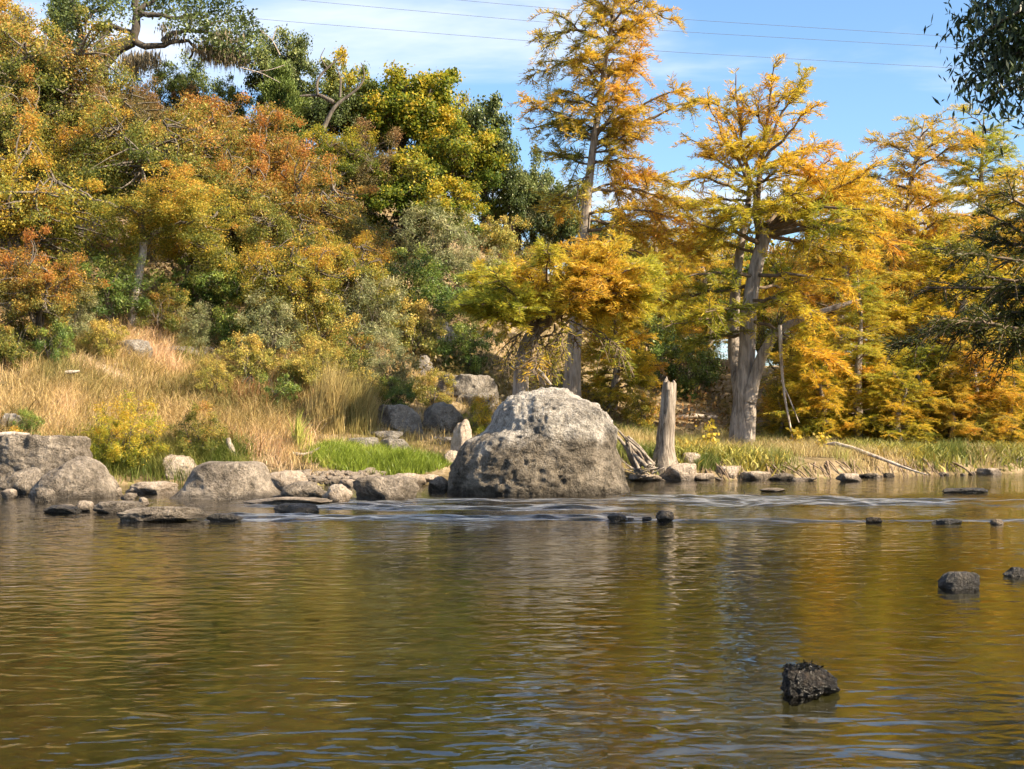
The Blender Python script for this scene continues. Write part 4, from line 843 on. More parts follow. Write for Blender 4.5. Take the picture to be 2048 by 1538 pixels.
for a in [
    ('shrub0', 405, 575, 85, 'glossy green shrub in the middle of the lower slope', 'shrub_green'),
    ('shrub1', 460, 665, 55, 'narrow green shrub above the golden grass', 'shrub_green'),
    ('wisp0', 222, 585, 80, 'feathery light green shrub left of the pale elm trunk', 'shrub_green'),
    ('shrub2', 320, 620, 55, 'olive shrub right of the pale elm trunk', 'elm_olive'),
    ('shrub0', 60, 660, 60, 'brownish shrub at the left edge of the golden grass', 'elm_olive'),
    ('wisp1', 140, 640, 55, 'dry olive shrub above the golden grass', 'shrub_grey'),
    ('wisp0', 880, 495, 85, 'large grey-green shrub below the oaks', 'shrub_grey'),
    ('shrub1', 780, 560, 75, 'dark green shrub left of the leaning cypress', 'shrub_green'),
    ('shrub2', 880, 590, 70, 'green shrub touching the leaning cypress crown', 'shrub_green'),
    ('wisp1', 735, 640, 80, 'pale grey shrub in the middle of the lower slope', 'shrub_grey'),
    ('shrub0', 640, 650, 75, 'yellow-green shrub below the golden elm', 'shrub_gold'),
    ('wisp0', 545, 660, 70, 'wispy grey shrub with bare stems right of the narrow green shrub', 'shrub_grey'),
    ('shrub1', 830, 660, 65, 'golden olive shrub left of the weathered outcrop', 'shrub_gold'),
    ('shrub2', 690, 710, 60, 'olive shrub behind the reeds', 'elm_olive'),
    ('shrub0', 590, 735, 50, 'low yellowish shrub at the right end of the golden grass', 'shrub_gold'),
    ('wisp1', 780, 735, 60, 'wispy tan shrub above the dark grey bank boulder', 'shrub_grey'),
    ('shrub1', 930, 700, 60, 'dark shrub left of the leaning cypress trunk', 'shrub_green'),
    ('shrub2', 860, 780, 40, 'low golden shrub by the long dark ledge', 'shrub_gold'),
    ('shrub0', 1000, 470, 55, 'orange-gold shrub on the rocky ridge patch', 'shrub_gold'),
    ('wisp0', 1100, 470, 60, 'grey-green shrub left of the tall pale trunk foot', 'shrub_grey'),
    ('shrub1', 1300, 700, 80, 'shaded green shrub behind the dead stump', 'shrub_green'),
    ('shrub2', 1390, 740, 70, 'dark green shrub between stump and big pale trunk', 'shrub_green'),
    ('wisp1', 1250, 640, 70, 'grey-green shrub right of the slim pale trunk', 'shrub_grey'),
    ('shrub0', 1600, 790, 70, 'dark olive shrub under the limbs right of the big trunk', 'elm_olive'),
    ('shrub1', 1830, 810, 60, 'yellow-olive shrub on the right bank behind the log', 'shrub_gold'),
    ('shrub2', 2010, 820, 70, 'green shrub at the right end of the bank', 'shrub_green'),
    ('wisp0', 1350, 600, 90, 'grey-green thicket seen past the left limbs of the big cypress', 'shrub_grey'),
    ('shrub1', 1220, 590, 90, 'dark thicket behind the slim pale trunk', 'shrub_green'),
    ('shrub0', 480, 500, 70, 'shaded green shrub under the bright orange elm', 'elm_olive'),
    ('shrub2', 380, 215, 45, 'dry brown shrub beside the bare outcrop', 'elm_brown'),
    ('shrub1', 300, 240, 55, 'tan shrub on the bare upper slope', 'elm_brown'),
    ('shrub2', 560, 400, 60, 'olive shrub in the gap between two orange elms', 'elm_olive'),
    ('shrub0', 1010, 540, 60, 'olive shrub behind the top of the leaning cypress', 'elm_olive'),
    ('shrub1', 500, 720, 55, 'yellow-green shrub right of the small grey hillside rock', 'shrub_gold'),
    ('shrub0', 560, 780, 42, 'low green shrub at the edge of the golden grass', 'shrub_green'),
    ('wisp0', 640, 740, 58, 'feathery olive shrub above the tall reed tuft', 'shrub_gold'),
    ('shrub2', 730, 780, 40, 'low yellow shrub right of the reeds', 'shrub_gold'),
    ('shrub0', 20, 690, 55, 'olive shrub at the left edge above the grass', 'elm_olive'),
    ('shrub2', 110, 690, 45, 'green shrub in the upper golden grass at left', 'shrub_green'),
    ('shrub1', 205, 680, 42, 'yellow-olive shrub left of the pale slanting slab', 'shrub_gold'),
    ('wisp1', 390, 660, 52, 'pale shrub behind the flat hillside rock', 'shrub_grey'),
    ('wisp0', 430, 760, 40, 'tawny tuft-like shrub in the golden grass', 'shrub_gold'),
    ('shrub1', 800, 790, 38, 'low green shrub above the dark grey bank boulder', 'shrub_green'),
    ('wisp1', 960, 560, 60, 'pale thicket left of the leaning cypress crown', 'shrub_grey'),
]:
    place(*a, name='shrub', cat='shrub', group='shrubs on the slope and banks')
for a in [
    ('elm0', 1270, 560, 110, 'distant olive tree behind the leaning cypress crown', 'elm_olive', 56),
    ('elm1', 1400, 580, 120, 'distant gold tree seen under the left limbs of the big cypress', 'elm_yellow', 58),
    ('oak2', 1530, 590, 120, 'distant green oak behind the big forked trunk', 'oak_yellow', 60),
    ('elm2', 1660, 570, 130, 'distant orange tree right of the big forked trunk', 'elm_orange', 58),
    ('elm3', 1790, 560, 130, 'distant gold tree low at right', 'elm_yellow', 59),
    ('elm0', 1910, 560, 130, 'distant orange tree behind the dark cypress boughs', 'elm_orange', 57),
    ('elm1', 2040, 560, 130, 'distant olive tree at the right edge', 'elm_olive', 58),
    ('oak0', 1230, 430, 75, 'distant dark oak just right of the tall trunk', 'oak_green', 60),
    ('elm2', 1580, 700, 90, 'shaded olive tree low behind the big forked trunk', 'elm_olive', 47),
    ('elm3', 1880, 720, 90, 'shaded gold tree low at right behind the bank', 'elm_yellow', 46),
]:
    place(*a[:6], name='background_tree', cat='tree', Y=a[6], group='trees far behind the right bank')
# bank bushes in front of the golden grass
for a in [
    ('wisp0', 250, 875, 76, 'green and rust cypress sapling bush at the water left of centre', 'cyp_green'),
    ('wisp1', 205, 900, 42, 'small green sapling bush behind the rounded left boulder', 'cyp_green'),
    ('wisp1', 400, 868, 60, 'open twiggy bush above the flat-topped boulder', 'elm_olive'),
    ('wisp1', 965, 842, 45, 'yellow-green sapling left of the huge boulder', 'cyp_green'),
    ('shrub0', 1285, 820, 42, 'yellow-leaved sycamore sapling right of the huge boulder', 'elm_yellow'),
    ('shrub2', 20, 900, 40, 'rusty green bush in front of the blocky ledge', 'cyp_rust'),
    ('shrub1', 55, 855, 32, 'small green bush on top of the blocky ledge', 'shrub_green'),
]:
    place(*a, name='bush', cat='bush', Y=ground(a[1], a[2] + a[3] * 0.9)[1])

# --- pale-trunked elm standing free above the golden grass
Y0 = ground(264, 655)[1]; base = P(264, 655, Y0); base[2] = Hh(base[0], Y0) - 0.05
T = Cypress(71); lp = lambda pts: local(base, Y0, pts)
T.stem([[0, 0, -.2], [0, 0, 0]] + lp([(268, 610, 0), (276, 560, 0), (286, 510, 0), (288, 485, 0)]), [0.13, 0.12, 0.105, 0.10, 0.10, 0.10], k=8)
for pts, r0 in [([(288, 490, 0), (284, 450, 0), (278, 425, 0), (245, 415, -.2)], .1), ([(288, 490, 0), (310, 465, 0), (345, 450, -.2), (390, 440, -.3)], .09), ([(280, 430, 0), (300, 420, .2), (340, 405, .3)], .06), ([(245, 415, -.2), (200, 405, -.3), (160, 380, -.3)], .05), ([(282, 440, 0), (290, 400, -.3), (300, 360, -.5)], .05), ([(390, 440, -.3), (430, 430, -.2), (460, 410, 0)], .05)]:
    T.limb(lp(pts), r0, r1=r0 * 0.4, dens=0)
R, hc, tm, cm_ = kindB['elm3']
root = empty('elm_tree', base, 'elm with slender pale trunk forking above the golden grass', 'tree', GH)
link('trunk', T.trunk.mesh('trunk', M['bark_pale'], True), root); link('branches', T.wood.mesh('branches', M['bark_elm'], True), root)
o = link('crown', cm_, root); s = 125 / F * Y0 / R; o.scale = (s, s, s * 0.75); o.location = P(335, 425, Y0) - base - np.array([0, 0, hc * s * 0.75]); o.material_slots[0].link = 'OBJECT'; o.material_slots[0].material = M['elm_yellow']

# --- the live oak on the skyline with hanging moss
Y0 = 50.0; base = P(190, 300, Y0); base[2] = Hh(base[0], Y0) - 0.1
T = Cypress(83); lp = lambda pts: local(base, Y0, pts)
T.stem([[0, 0, -.2], [0, 0, 0]] + lp([(195, 200, 0), (200, 130, 0), (232, 96, 0), (265, 82, 0)]), [0.42, 0.38, 0.32, 0.28, 0.24, 0.22], k=10)
for pts, r0, r1 in [([(268, 84, 0), (272, 60, 0), (274, 30, 0), (270, -10, 0), (280, -60, 0)], .17, .1), ([(268, 82, 0), (285, 95, 0), (305, 96, -.1), (325, 84, -.2), (350, 80, -.2), (388, 84, -.2), (395, 105, 0), (378, 118, 0)], .14, .03),
                    ([(276, 32, 0), (310, 28, -.2), (345, 36, -.3), (380, 36, -.3), (420, 32, -.3)], .11, .03), ([(325, 84, -.2), (350, 62, -.3), (400, 60, -.4), (450, 72, -.4), (490, 90, -.4)], .1, .02),
                    ([(200, 130, 0), (160, 105, .2), (163, 60, .2), (145, 15, .2), (140, -20, .2)], .16, .07), ([(198, 120, 0), (205, 70, .3), (222, 50, .3), (240, 55, .2), (268, 66, 0)], .13, .09), ([(163, 40, .2), (200, 20, .5), (235, 0, .6)], .09, .05),
                    ([(274, 20, 0), (310, 0, .3), (350, -20, .5)], .1, .04), ([(400, 60, -.4), (430, 45, -.2), (470, 40, 0)], .05, .015), ([(232, 96, 0), (190, 90, -.4), (150, 85, -.6)], .08, .03)]:
    T.limb(lp(pts), r0, r1=r1, dens=0, n=14)
fol = MB(); r = T.r; cl = [(180, 15), (215, 5), (330, 8), (395, 22), (450, 62), (490, 85), (500, 110), (475, 55), (430, 22), (300, 8), (150, 45), (125, 18), (480, 35), (205, 55), (240, 20), (360, 48), (410, 48), (445, 95), (340, -15), (260, -20), (395, -15), (450, -5), (180, -25), (110, 60), (150, 80), (190, 100), (420, 75), (465, 100), (375, 5), (500, 65)]
for cx, cyy in cl:
    n = 300; c = P(cx, cyy, Y0 + r.normal() * 1.0) - base; g = nrm(r.normal(size=(n, 3))) * r.random((n, 1)) ** 0.5 * np.array([0.75, 0.75, 0.5]) * r.uniform(0.7, 1.15)
    nn = nrm(r.normal(size=(n, 3)) + np.array([0, 0, .5])); U = nrm(np.cross(nn, r.normal(size=(n, 3)))); L = 0.12 * r.uniform(.6, 1.3, n)
    fol.leaves(c + g, U, np.cross(nn, U), L, L * 0.65, np.clip(0.38 + 0.3 * r.normal(size=n) * .6 + r.normal() * .12, 0, 1), r.random(n))
moss = MB()
for cx, cyy, sp, hgt, n in [(435, 95, 30, 0.7, 500), (470, 105, 25, 0.6, 350), (400, 90, 20, 0.4, 200), (270, 110, 25, 0.8, 400), (300, 108, 20, 0.5, 200), (380, 30, 20, 0.35, 120), (350, 70, 20, 0.35, 140), (440, 70, 35, 0.4, 260), (330, 50, 15, .3, 80)]:
    c = np.array([P(cx + r.normal() * sp * .6, cyy + r.normal() * 6, Y0 + r.normal() * .4) - base for _ in range(n)]); U = nrm(np.array([0, 0, -1.0]) + r.normal(size=(n, 3)) * 0.16)
    W = nrm(np.cross(U, r.normal(size=(n, 3)))); L = hgt * r.uniform(.3, 1.1, n); moss.leaves(c, U, W, L, L * 0 + 0.04, r.random(n), r.random(n))
root = empty('live_oak', base, 'spreading dark live oak with hanging moss on the hilltop at upper left', 'tree', GH)
link('trunk', T.trunk.mesh('trunk', M['bark_oak'], True), root); link('branches', T.wood.mesh('branches', M['bark_oak'], True), root)
link('crown', fol.mesh('crown', M['oak_green']), root); link('moss', moss.mesh('moss', M['moss']), root)

# --- bare dead snag on the skyline
def deadwood(name, label, cat, Y0, stems, mat='deadwood', gx=None):
    b0 = P(*stems[0][0][0][:2], Y0 + stems[0][0][0][2]); T = Cypress(hash(label) % 97 if False else len(label)); mb = MB()
    for pts, rads in stems: T.stem([P(a, b, Y0 + c) - b0 for a, b, c in pts], rads, n=14, k=7, mb=mb)
    return tag(link(name, mb.mesh(name, M[mat], True), loc=b0), label, cat)
deadwood('dead_snag', 'bare grey snag with curved limbs on the skyline', 'dead tree', 47,
         [([(645, 262, 0), (668, 212, 0), (690, 196, 0), (715, 180, 0), (728, 165, 0), (733, 145, 0), (722, 125, 0)], [.09, .075, .065, .05, .04, .03, .01]), ([(668, 205, .1), (640, 190, .1), (600, 192, .1)], [.08, .06, .03]), ([(636, 190, 0), (632, 165, 0), (645, 145, 0), (668, 125, 0), (690, 106, 0)], [.05, .05, .04, .03, .01]), ([(655, 138, 0), (640, 115, 0), (650, 96, 0)], [.025, .02, .008]), ([(680, 195, 0), (682, 160, 0), (672, 130, 0)], [.05, .035, .012])], 'bark_elm')
for lab, Yd, st_ in [('thin bare twigs rising from the skyline live oak', 49, [([(560, 110, 0), (545, 80, 0), (520, 60, 0)], [.03, .02, .008]), ([(545, 80, 0), (552, 60, 0), (556, 50, 0)], [.02, .012, .006])]),
                     ('pale crossed dead branches below the skyline live oak', 45, [([(480, 135, 0), (520, 145, 0), (560, 165, 0)], [.016, .016, .008]), ([(570, 130, 0), (540, 140, 0), (500, 145, 0)], [.014, .012, .006])])]:
    deadwood('dead_branch', lab, 'branch', Yd, st_, 'deadwood')
g_ = ground(480, 690)[1]
deadwood('dead_branch', 'pale leaning dead stem right of the narrow green shrub', 'branch', g_, [([(465, 740, 0), (480, 700, 0), (495, 640, 0), (502, 590, 0)], [.03, .028, .02, .01])])
g_ = ground(60, 660)[1]
deadwood('dead_branch', 'fallen pale branch at the top left of the golden grass', 'branch', g_, [([(35, 660, 0), (70, 650, 0), (130, 638, 0)], [.03, .028, .01]), ([(60, 655, 0), (85, 648, 0), (100, 652, 0)], [.02, .02, .008])])
g_ = ground(140, 745)[1]
deadwood('dead_branch', 'short white stick lying on the golden grass', 'branch', g_ - 0.6, [([(130, 745, 0), (145, 744, 0), (160, 742, 0)], [.04, .04, .02])])
g_ = ground(30, 872)[1]
deadwood('driftwood', 'pale driftwood branch resting on the blocky ledge', 'driftwood', 26.7, [([(-5, 870, 0), (20, 868, 0), (60, 869, 0)], [.05, .05, .025]), ([(25, 868, 0), (30, 862, 0)], [.03, .015])])
deadwood('driftwood', 'pale curved driftwood stick at the left end of the green grass', 'driftwood', ground(600, 910)[1] - .3, [([(585, 906, 0), (605, 910, 0), (622, 906, 0), (640, 895, 0)], [.03, .035, .03, .015])])
deadwood('wood_post', 'weathered upright snag at the foot of the golden grass', 'stump', ground(463, 920)[1], [([(466, 926, 0), (465, 905, 0), (458, 888, 0), (456, 876, 0)], [.10, .095, .08, .05])])

# --- dead stump and driftwood right of the boulder
Y0 = 31.0; base = P(1330, 940, Y0); base[2] = Hh(base[0], Y0) - 0.05
T = Cypress(91); lp = lambda pts: local(base, Y0, pts)
T.stem([[0, 0, -.3], [0, 0, 0]] + lp([(1330, 900, 0), (1333, 850, 0), (1337, 800, 0), (1339, 765, 0)]), [0.36, 0.30, 0.20, 0.18, 0.16, 0.13], n=50, k=28, flare=0.35, gnarl=0.13)
jag = MB()
for k, (a, hgt) in enumerate([(0.0, 2), (2.4, 9), (3.2, 5), (4.4, 1)]):
    c = P(1339 + 9 * math.cos(a), 770, Y0 + 0.12 * math.sin(a)) - base; tp_ = P(1339 + 8 * math.cos(a), 770 - 8 - hgt, Y0 + 0.1 * math.sin(a)) - base
    jag.tubes(np.array([c - [0, 0, .1], c, tp_ * .6 + c * .4, tp_]), np.array([.055, .055, .04, .012]), 5)
root = empty('tree_stump', base, 'tall bleached dead stump on the shore right of the huge boulder', 'stump')
link('trunk', T.trunk.mesh('trunk', M['stump'], True), root); link('splinters', jag.mesh('splinters', M['stump'], True), root)
rd = np.random.default_rng(12)
Y0 = 30.3; b0 = P(1290, 948, Y0); root = empty('driftwood_pile', b0, 'heap of bleached driftwood roots slanting against the huge boulder', 'driftwood')
for k in range(13):
    x0 = 1234 + rd.uniform(-4, 26); y0_ = 860 + rd.uniform(-4, 12) + (x0 - 1234) * 0.75; x1 = rd.uniform(1270, 1325); y1 = rd.uniform(928, 948); d0, d1 = rd.normal() * .25, rd.normal() * .3
    mb = MB(); pl = bez([P(x0, y0_, Y0 + d0) - b0, P((x0 + x1) / 2 + rd.normal() * 4, (y0_ + y1) / 2 - rd.uniform(-3, 6), Y0 + (d0 + d1) / 2) - b0, P(x1, y1, Y0 + d1) - b0], 9)
    mb.tubes(pl, np.linspace(.018, .04, 9) * rd.uniform(.6, 1.5), 6); link('root', mb.mesh('root', M['stump'], True), root)
for k in range(9):
    x0 = rd.uniform(1270, 1340); mb = MB(); x1 = x0 + rd.uniform(-45, 45)
    pl = bez([P(x0, 948, Y0 - .3) - b0, P((x0 + x1) / 2, 938, Y0 - .4) - b0, P(x1, 928 + rd.uniform(-8, 14), Y0 - .3) - b0], 6); mb.tubes(pl, np.linspace(.018, .008, 6), 4); link('twig', mb.mesh('twig', M['stump'], True), root)
# leaning white log, fallen log, hanging dead sticks, twig in the water
deadwood('fallen_log', 'long white dead log sloping from the right bank into the water', 'log', 32.6, [([(1655, 888, .8), (1685, 889, .5), (1720, 902, .1), (1775, 922, -.3), (1815, 938, -.6), (1856, 950, -.9)], [.03, .045, .045, .036, .028, .01]), ([(1690, 891, .5), (1668, 884, .6), (1648, 890, .7)], [.03, .02, .008])])
deadwood('fallen_log', 'pale log lying in the grass between stump and big cypress', 'log', ground(1390, 846)[1], [([(1348, 836, 0), (1390, 832, 0), (1436, 836, 0)], [.07, .08, .06])])
deadwood('dead_branch', 'thin pale dead stem hanging beside the big forked trunk', 'branch', 34.6, [([(1560, 650, 0), (1562, 720, 0), (1568, 790, 0), (1580, 850, 0), (1590, 900, 0)], [.05, .045, .035, .03, .015]), ([(1562, 760, 0), (1580, 800, 0), (1598, 845, 0)], [.025, .02, .01])])
deadwood('dead_branch', 'slim bent stick slanting to the water at the right end of the bank', 'branch', 36.2, [([(1935, 862, 0), (1965, 890, -.2), (2008, 908, -.4)], [.025, .02, .008])], 'bark_elm')
deadwood('twig', 'dark forked twig sticking out of the far riffle', 'twig', onwater(1500, 990)[1], [([(1478, 990, 0), (1500, 989, 0), (1532, 992, 0)], [.012, .014, .006]), ([(1490, 989, 0), (1488, 983, 0), (1486, 979, 0)], [.01, .008, .004])], 'bark_oak')
# exposed roots on the right shore
k = 0
for px in list(range(1395, 1900, 36)):
    pxx = px + rd.uniform(-8, 8); Xs = (pxx - 1024) / F * 31.5; yb = float(shore(np.array([Xs]))[0]); b0 = np.array([(pxx - 1024) / F * yb, yb + 0.35, 0.25]); mb = MB()
    for q in range(int(rd.integers(3, 9))):
        x = rd.normal() * .2; e = np.array([x * 1.6 + rd.uniform(-.1, .28), -rd.uniform(.3, .55), -.3]); st_ = np.array([x, rd.uniform(.05, .25), rd.uniform(-.02, .12)])
        mb.tubes(bez([st_, st_ * .5 + e * .5 + np.array([0, 0, .07]), e], 6), np.linspace(.028, .007, 6) * rd.uniform(.4, 1.3), 4)
    tag(link('exposed_roots', mb.mesh('exposed_roots', M['root'], True), loc=b0), 'brown exposed roots combed down to the water on the right bank', 'root', 'exposed roots of the right bank')

# --- near trees of the right-hand bank: dark ash and dark cypress reaching into the frame
base = np.array([6.2, 10.0, 0.0]); base[2] = Hh(base[0], base[1]) - .1
T = Cypress(97); T.stem([[0, 0, -.3], [0, 0, 0], [.1, .1, 2.5], [0, .2, 5], [.2, .2, 7.5]], [.22, .2, .17, .13, .06], k=10)
fol = MB(); r = T.r; lims = []
def ash(pts, r0, n=1500, sp=.34):
    pl = T.limb([np.array(q) - base for q in pts], r0, r1=.006, dens=0, n=10)
    f = 0.35 + 0.65 * r.random(n) ** .8; ii = f * 9; i0 = np.minimum(ii.astype(int), 8); c = pl[i0] * (1 - (ii - i0))[:, None] + pl[i0 + 1] * (ii - i0)[:, None]
    c = c + nrm(r.normal(size=(n, 3))) * (r.random((n, 1)) ** 1.0) * sp; U = nrm(np.array([0, 0, -.75]) + r.normal(size=(n, 3)) * .55); W = nrm(np.cross(U, r.normal(size=(n, 3)))); L = .082 * r.uniform(.6, 1.25, n)
    fol.leaves(c, U, W, L, L * .24, r.random(n), r.random(n))
for px, py, dd, n in [(1925, 40, 0, 620), (1935, 95, -.2, 620), (1925, 175, .1, 600), (1960, 205, -.3, 520), (1985, 60, .3, 620), (2010, 120, 0, 700), (2030, 10, .2, 600), (2040, 180, -.4, 560), (1990, 140, .5, 500), (2040, 80, -.3, 600), (1950, 130, .3, 500), (2044, 235, 0, 240)]:
    e = P(px, py, 10 + dd); ash([(6.1, 10.1, 4.6 + rr.random()), (e[0] * .5 + 3, 10 + dd * .5, e[2] * .5 + 2.7), (e[0] + .15, e[1], e[2] + .2), tuple(e)], .035, int(n * 2.3), .27)
for k in range(22):
    a = r.random() * 6.28; L = r.uniform(1.2, 2.6); z = r.uniform(4, 8); e = (6.4 + abs(math.cos(a)) * L * (1 if k % 3 else -.35), 10 + math.sin(a) * L, z); ash([(6.2, 10.1, z - .9), (6.3 * .5 + e[0] * .5, 5 + e[1] * .5, z - .2), e], .04, 900, .5)
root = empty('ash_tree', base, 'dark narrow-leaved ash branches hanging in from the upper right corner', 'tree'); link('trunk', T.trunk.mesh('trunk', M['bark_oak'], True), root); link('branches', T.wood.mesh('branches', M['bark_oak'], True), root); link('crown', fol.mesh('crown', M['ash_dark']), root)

base = np.array([8.6, 15.0, 0.0]); base[2] = Hh(base[0], base[1]) - .1
T = Cypress(101); st_ = T.stem([[0, 0, -.3], [0, 0, 0], [.1, 0, 4], [0, .2, 8], [.2, 0, 12]], [.4, .36, .28, .18, .03], k=12, flare=.5)
kw = dict(step=.085, slen=.62, dens=36, fr=.09, droop=.4, tint0=.3)
for pts, r0 in [([(1950, 620, 0), (1860, 655, 0), (1790, 690, .1)], .05), ([(2000, 570, .3), (1920, 565, .3), (1850, 575, .4)], .04), ([(2040, 520, -.3), (1970, 500, -.3), (1900, 505, -.3)], .04), ([(2050, 470, .2), (2010, 435, .3), (1975, 425, .3)], .04), ([(2040, 640, -.5), (1960, 650, -.6), (1890, 640, -.7)], .04), ([(2060, 560, .6), (2000, 600, .7), (1930, 620, .8)], .04), ([(2060, 420, 0), (2030, 390, 0), (2000, 385, 0)], .03), ([(2060, 670, .3), (2010, 690, .4), (1950, 690, .4)], .03), ([(2060, 560, -.4), (2010, 545, -.4), (1950, 550, -.4)], .03), ([(2060, 480, .4), (2000, 480, .5), (1940, 470, .5)], .03), ([(2060, 600, 0), (2000, 640, 0), (1920, 660, 0)], .03)]:
    q = [P(a, b, 15 + c) - base for a, b, c in pts]; s0 = np.array([.05, .1, max(.5, q[0][2] - .5)])
    T.limb([s0, q[0]] + q[1:], r0, **dict(kw, f0=.35))
T.auto(st_, 4.2, 11.8, 38, lambda f, a: 3.3 * (1 - .75 * f) * (1 if math.cos(a) > -.1 else .55), lambda f: .1 + .5 * f, step=.2, slen=.9, dens=9, fr=.26, tint0=.35)
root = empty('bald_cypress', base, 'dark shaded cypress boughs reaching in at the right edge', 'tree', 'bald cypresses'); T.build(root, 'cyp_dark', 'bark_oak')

# ------------------------------------------------------------------ grasses
def blades(mb, pos, h, w, lean, r, tint):
    n = len(pos); a = r.random(n) * 6.28; side = np.stack([np.cos(a), np.sin(a), a * 0], 1); fw = lean
    p1 = pos + np.array([0, 0, 1.0]) * (h * .55)[:, None] + fw * (h * .18)[:, None]; p2 = pos + np.array([0, 0, 1.0]) * (h * .92)[:, None] + fw * (h * .62)[:, None]
    s = side * (w * .5)[:, None]; V = np.stack([pos - s, pos + s, p1 + s * .8, p1 - s * .8, p2], 1).reshape(-1, 3); b = np.arange(n)[:, None] * 5
    mb.add(V, b + np.array([[0, 1, 2, 3]]), b + np.array([[3, 2, 4]]), tint=np.repeat(tint, 5), rnd=np.repeat(r.random(n), 5))
def field(name, label, mat, seed, n, sampler, h, w, bend=.6, wind=(0.25, 0, 0), tn=(0.5, .5), kind='stuff', cat=None, tuft=12, tr=.12, mound=False):
    r = np.random.default_rng(seed); nt_ = n // tuft; xy = sampler(r, nt_); hs = r.uniform(.7, 1.25, len(xy))
    xy2 = np.repeat(xy, tuft, 0) + r.normal(size=(len(xy) * tuft, 2)) * tr; z = Hh(xy2[:, 0], xy2[:, 1]); pos = np.column_stack([xy2, z - .03])
    m_ = len(pos)
    if mound: c_ = xy.mean(0); e_ = np.abs(xy2 - c_) / np.abs(xy - c_).max(0); hs = hs * (1.15 - 0.55 * np.clip((e_[::tuft] ** 2).sum(1), 0, 1)) * (1 + .35 * fbm(np.column_stack([xy * 2.2, xy[:, 0] * 0]), 2, seed))
    hh_ = h * np.repeat(hs, tuft) * r.uniform(.55, 1.2, m_); ln = r.normal(size=(m_, 3)) * np.array([bend, bend, 0]) + np.array(wind)
    tint = np.clip(tn[0] + tn[1] * fbm(pos * np.array([.7, .7, 0]) + seed, 3, seed) + r.normal(size=m_) * .14, 0, 1)
    mb = MB(); blades(mb, pos, hh_, w * r.uniform(.7, 1.3, m_), ln, r, tint)
    return tag(link(name, mb.mesh(name, M[mat])), label, cat, None, kind)
def strip(x0, x1, t0, t1, mask=None):
    def f(r, n):
        x = r.uniform(x0, x1, n); y = shore(x) + r.uniform(t0, t1, n); p = np.column_stack([x, y])
        return p[mask(p, r)] if mask else p
    return f
field('dry_grass', 'dry golden grass covering the left bank slope', 'grass_gold', 1, 58000, strip(-15, -4.3, .9, 9.5, lambda p, r: (p[:, 1] - shore(p[:, 0]) < 7.6 + 1.5 * r.random(len(p))) & (p[:, 0] < -4.5) & (fbm(np.column_stack([p * 0.8, p[:, 0] * 0]), 2, 77) > -.55 + .2 * (r.random(len(p)) - .5))), .44, .013, .85, (.3, 0, 0), (.52, 1.1), tr=.16)
field('bank_grass', 'green-tan grass along the right bank', 'grass_bank', 2, 46000, strip(1.2, 17, .12, 6, lambda p, r: fbm(np.column_stack([p * 1.1, p[:, 0] * 0]), 2, 58) > -.25 + .25 * (r.random(len(p)) - .5)), .33, .013, .7, (.1, 0, 0), (.62, 1.1))
field('under_grass', 'thin tan grass between the bank rocks', 'grass_gold', 3, 20000, strip(-6.5, 2, 1.8, 13), .27, .014, .6, (.15, 0, 0), (.3, .8))
field('edge_grass', 'green grass hanging at the foot of the left bank bushes', 'grass_bank', 6, 9000, strip(-9.2, -5.6, .15, 1.3), .42, .014, .6, (0, -.3, 0), (.4, .8))
r = np.random.default_rng(66); n = 3600; x = r.uniform(-22, 7, n); y = shore(x) + r.uniform(7.5, 26, n); hgt = r.uniform(.25, .8, n)
c = np.column_stack([x, y, Hh(x, y)]); k = 10; mb = MB(); ci = np.repeat(np.arange(n), k); m_ = n * k
pos = c[ci] + np.abs(nrm(r.normal(size=(m_, 3)))) * r.choice([-1, 1], (m_, 3)) * np.array([.38, .38, 0]) * r.random((m_, 1)) + np.array([0, 0, 1.0]) * (hgt[ci] * r.random(m_))[:, None]
U = nrm(r.normal(size=(m_, 3)) + [0, 0, .5]); L = .14 * r.uniform(.5, 1.4, m_); mb.leaves(pos, U, nrm(np.cross(U, r.normal(size=(m_, 3)))), L, L * .45, np.clip(.45 + .8 * fbm(pos * .4, 2, 3) + .15 * r.normal(size=m_), 0, 1), r.random(m_))
tag(link('undergrowth', mb.mesh('undergrowth', M['elm_brown'])), 'low brushy undergrowth covering the wooded slope', kind='stuff')
field('bank_weeds', 'low yellow-green weeds along the right bank', 'shrub_gold', 9, 12000, strip(3.5, 16, .3, 3.2, lambda p, r: fbm(np.column_stack([p * 0.9, p[:, 0] * 0]), 2, 50) > 0), .3, .05, .9, (0, 0, 0), (.45, .8), tr=.2)
field('slope_weeds', 'russet weeds scattered through the golden grass', 'elm_brown', 10, 9000, strip(-14, -4.4, 1.0, 9, lambda p, r: fbm(np.column_stack([p * 0.7, p[:, 0] * 0]), 2, 52) > .12), .5, .03, .7, (.1, 0, 0), (.6, .8), tr=.2)
field('short_grass', 'short straw stubble on the left bank slope', 'grass_gold', 21, 15000, strip(-15, -4.0, .7, 9.5), .2, .013, .9, (.2, 0, 0), (.6, .8), tr=.2)
def clump(px0, px1, py, h, label, mat, seed, n, w=.013, bend=.35, tn=(.5, .5), dpt=.5, name='grass_clump', cat='grass', wind=(.15, 0, 0)):
    a = ground(px0, py); b = ground(px1, py)
    def smp(r, m):
        u = r.random(m); ang = r.random(m) * 6.28; q = np.sqrt(r.random(m)); c = (a + b)[:2] / 2; hw = abs(b[0] - a[0]) / 2
        return np.column_stack([c[0] + np.cos(ang) * q * hw, c[1] + dpt + np.sin(ang) * q * dpt])
    return field(name, label, mat, seed, n, smp, h, w, bend, wind, tn, 'thing', cat, 14, .05, True)
clump(596, 895, 949, .34, 'bright green grass clump behind the gravel bar', 'grass_green', 11, 12000, .014, .55, (.6, .9), .75)
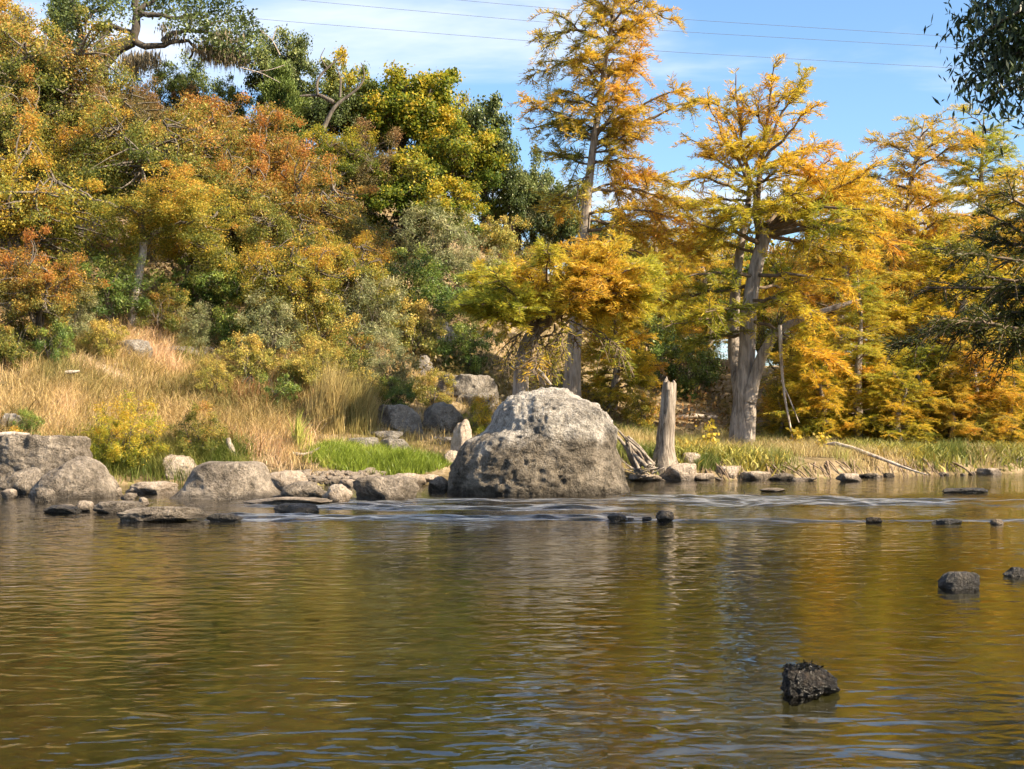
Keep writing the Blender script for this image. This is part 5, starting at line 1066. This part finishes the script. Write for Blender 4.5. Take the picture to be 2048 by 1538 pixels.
clump(610, 690, 872, 1.15, 'tall tan-brown reed tuft at the right end of the golden grass', 'grass_tan', 12, 2600, .013, .22, (.45, .4), .6, 'reed_clump')
clump(680, 745, 872, 1.0, 'olive reed tuft left of the dark grey bank boulder', 'grass_tan', 13, 2200, .013, .24, (.3, .4), .6, 'reed_clump')
clump(585, 612, 905, .95, 'slim light green weed at the right end of the golden grass', 'grass_green', 14, 110, .03, .3, (.8, .3), .15, 'weed')
clump(360, 440, 935, .42, 'small green grass tuft above the flat-topped boulder', 'grass_bank', 15, 900, .014, .4, (.15, .3), .2)
clump(340, 420, 735, .55, 'yellow-green sedge tuft below the flat hillside rock', 'grass_bank', 16, 1400, .016, .4, (.5, .4), .4)
clump(1395, 1440, 945, .32, 'dark green grass tuft by the squarish shore rock', 'grass_bank', 17, 700, .013, .4, (.05, .3), .2)
clump(1255, 1300, 935, .4, 'fresh green grass tuft between the huge boulder and driftwood', 'grass_green', 18, 700, .013, .3, (.4, .3), .2)
clump(1880, 1945, 915, .36, 'tall dark green grass tuft on the right bank', 'grass_bank', 19, 1200, .014, .35, (.1, .3), .3)

# yellow sycamore seedlings on the right bank
def seedling(px, py, hpx, label, seed):
    g_ = ground(px, py); s = g_[1] / F; h = hpx * s; r = np.random.default_rng(seed); w_ = MB(); f_ = MB()
    w_.tubes(bez([[0, 0, 0], [.03, 0, h * .5], [.0, 0, h]], 6), np.linspace(.012, .004, 6), 4); n = 60
    c = np.column_stack([r.normal(size=n) * h * .16, r.normal(size=n) * h * .16, r.uniform(.25, 1.05, n) * h]); nn = nrm(r.normal(size=(n, 3)) + [0.2, -.6, .5]); U = nrm(np.cross(nn, r.normal(size=(n, 3)))); L = r.uniform(.07, .14, n)
    f_.leaves(c, U, np.cross(nn, U), L, L * .9, r.uniform(.4, .75, n), r.random(n)); root = empty('sapling', g_, label, 'sapling', 'yellow saplings of the right bank')
    link('stem', w_.mesh('stem', M['twig'], True), root); link('leaves', f_.mesh('leaves', M['elm_yellow']), root)
seedling(1420, 905, 58, 'yellow-leaved seedling left of the big forked trunk', 1); seedling(1590, 900, 40, 'yellow-green seedling under the hanging dead stem', 2); seedling(1645, 905, 35, 'small green seedling at the root end of the white log', 3)
# weed on the mossy near stone
w_ = MB(); r = np.random.default_rng(8); n = 700; me_ = st.data; co = np.array([v.co[:] for v in me_.vertices]); tp_ = co[(co[:, 2] > np.quantile(co[:, 2], .84))]; c = tp_[r.integers(0, len(tp_), n)]
U = nrm(r.normal(size=(n, 3)) + [.5, -.3, .2]); U[:, 2] *= .35; U = nrm(U); L = .016 * r.uniform(.5, 1.4, n); w_.leaves(c, U, nrm(np.cross(U, r.normal(size=(n, 3)))), L, L * .5, r.random(n) * .4, r.random(n)); link('wet_moss', w_.mesh('wet_moss', M['moss_black']), st)

# ------------------------------------------------------------------ power lines
m, t, o = newmat('cable grey'); p = N(t, 'ShaderNodeBsdfPrincipled', i_Roughness=.6); p.inputs['Base Color'].default_value = (.10, .11, .13, 1); t.links.new(p.outputs[0], o.inputs[0]); M['cable'] = m
for lab, pts in [('highest power line crossing the sky', [(300, -68), (910, 0), (1350, 38), (1900, 73), (2600, 108)]), ('middle power line crossing the sky', [(200, -44), (590, 0), (1090, 45), (1350, 63), (1900, 95), (2600, 128)]), ('lowest power line crossing the sky', [(100, -8), (510, 38), (1060, 82), (1290, 101), (1920, 137), (2600, 168)])]:
    b0 = P(*pts[0], 120); mb = MB(); mb.tubes(bez([P(a, b, 120) - b0 for a, b in pts], 40), np.full(40, .017), 5); tag(link('power_line', mb.mesh('power_line', M['cable'], True), loc=b0), lab, 'cable', 'power lines')
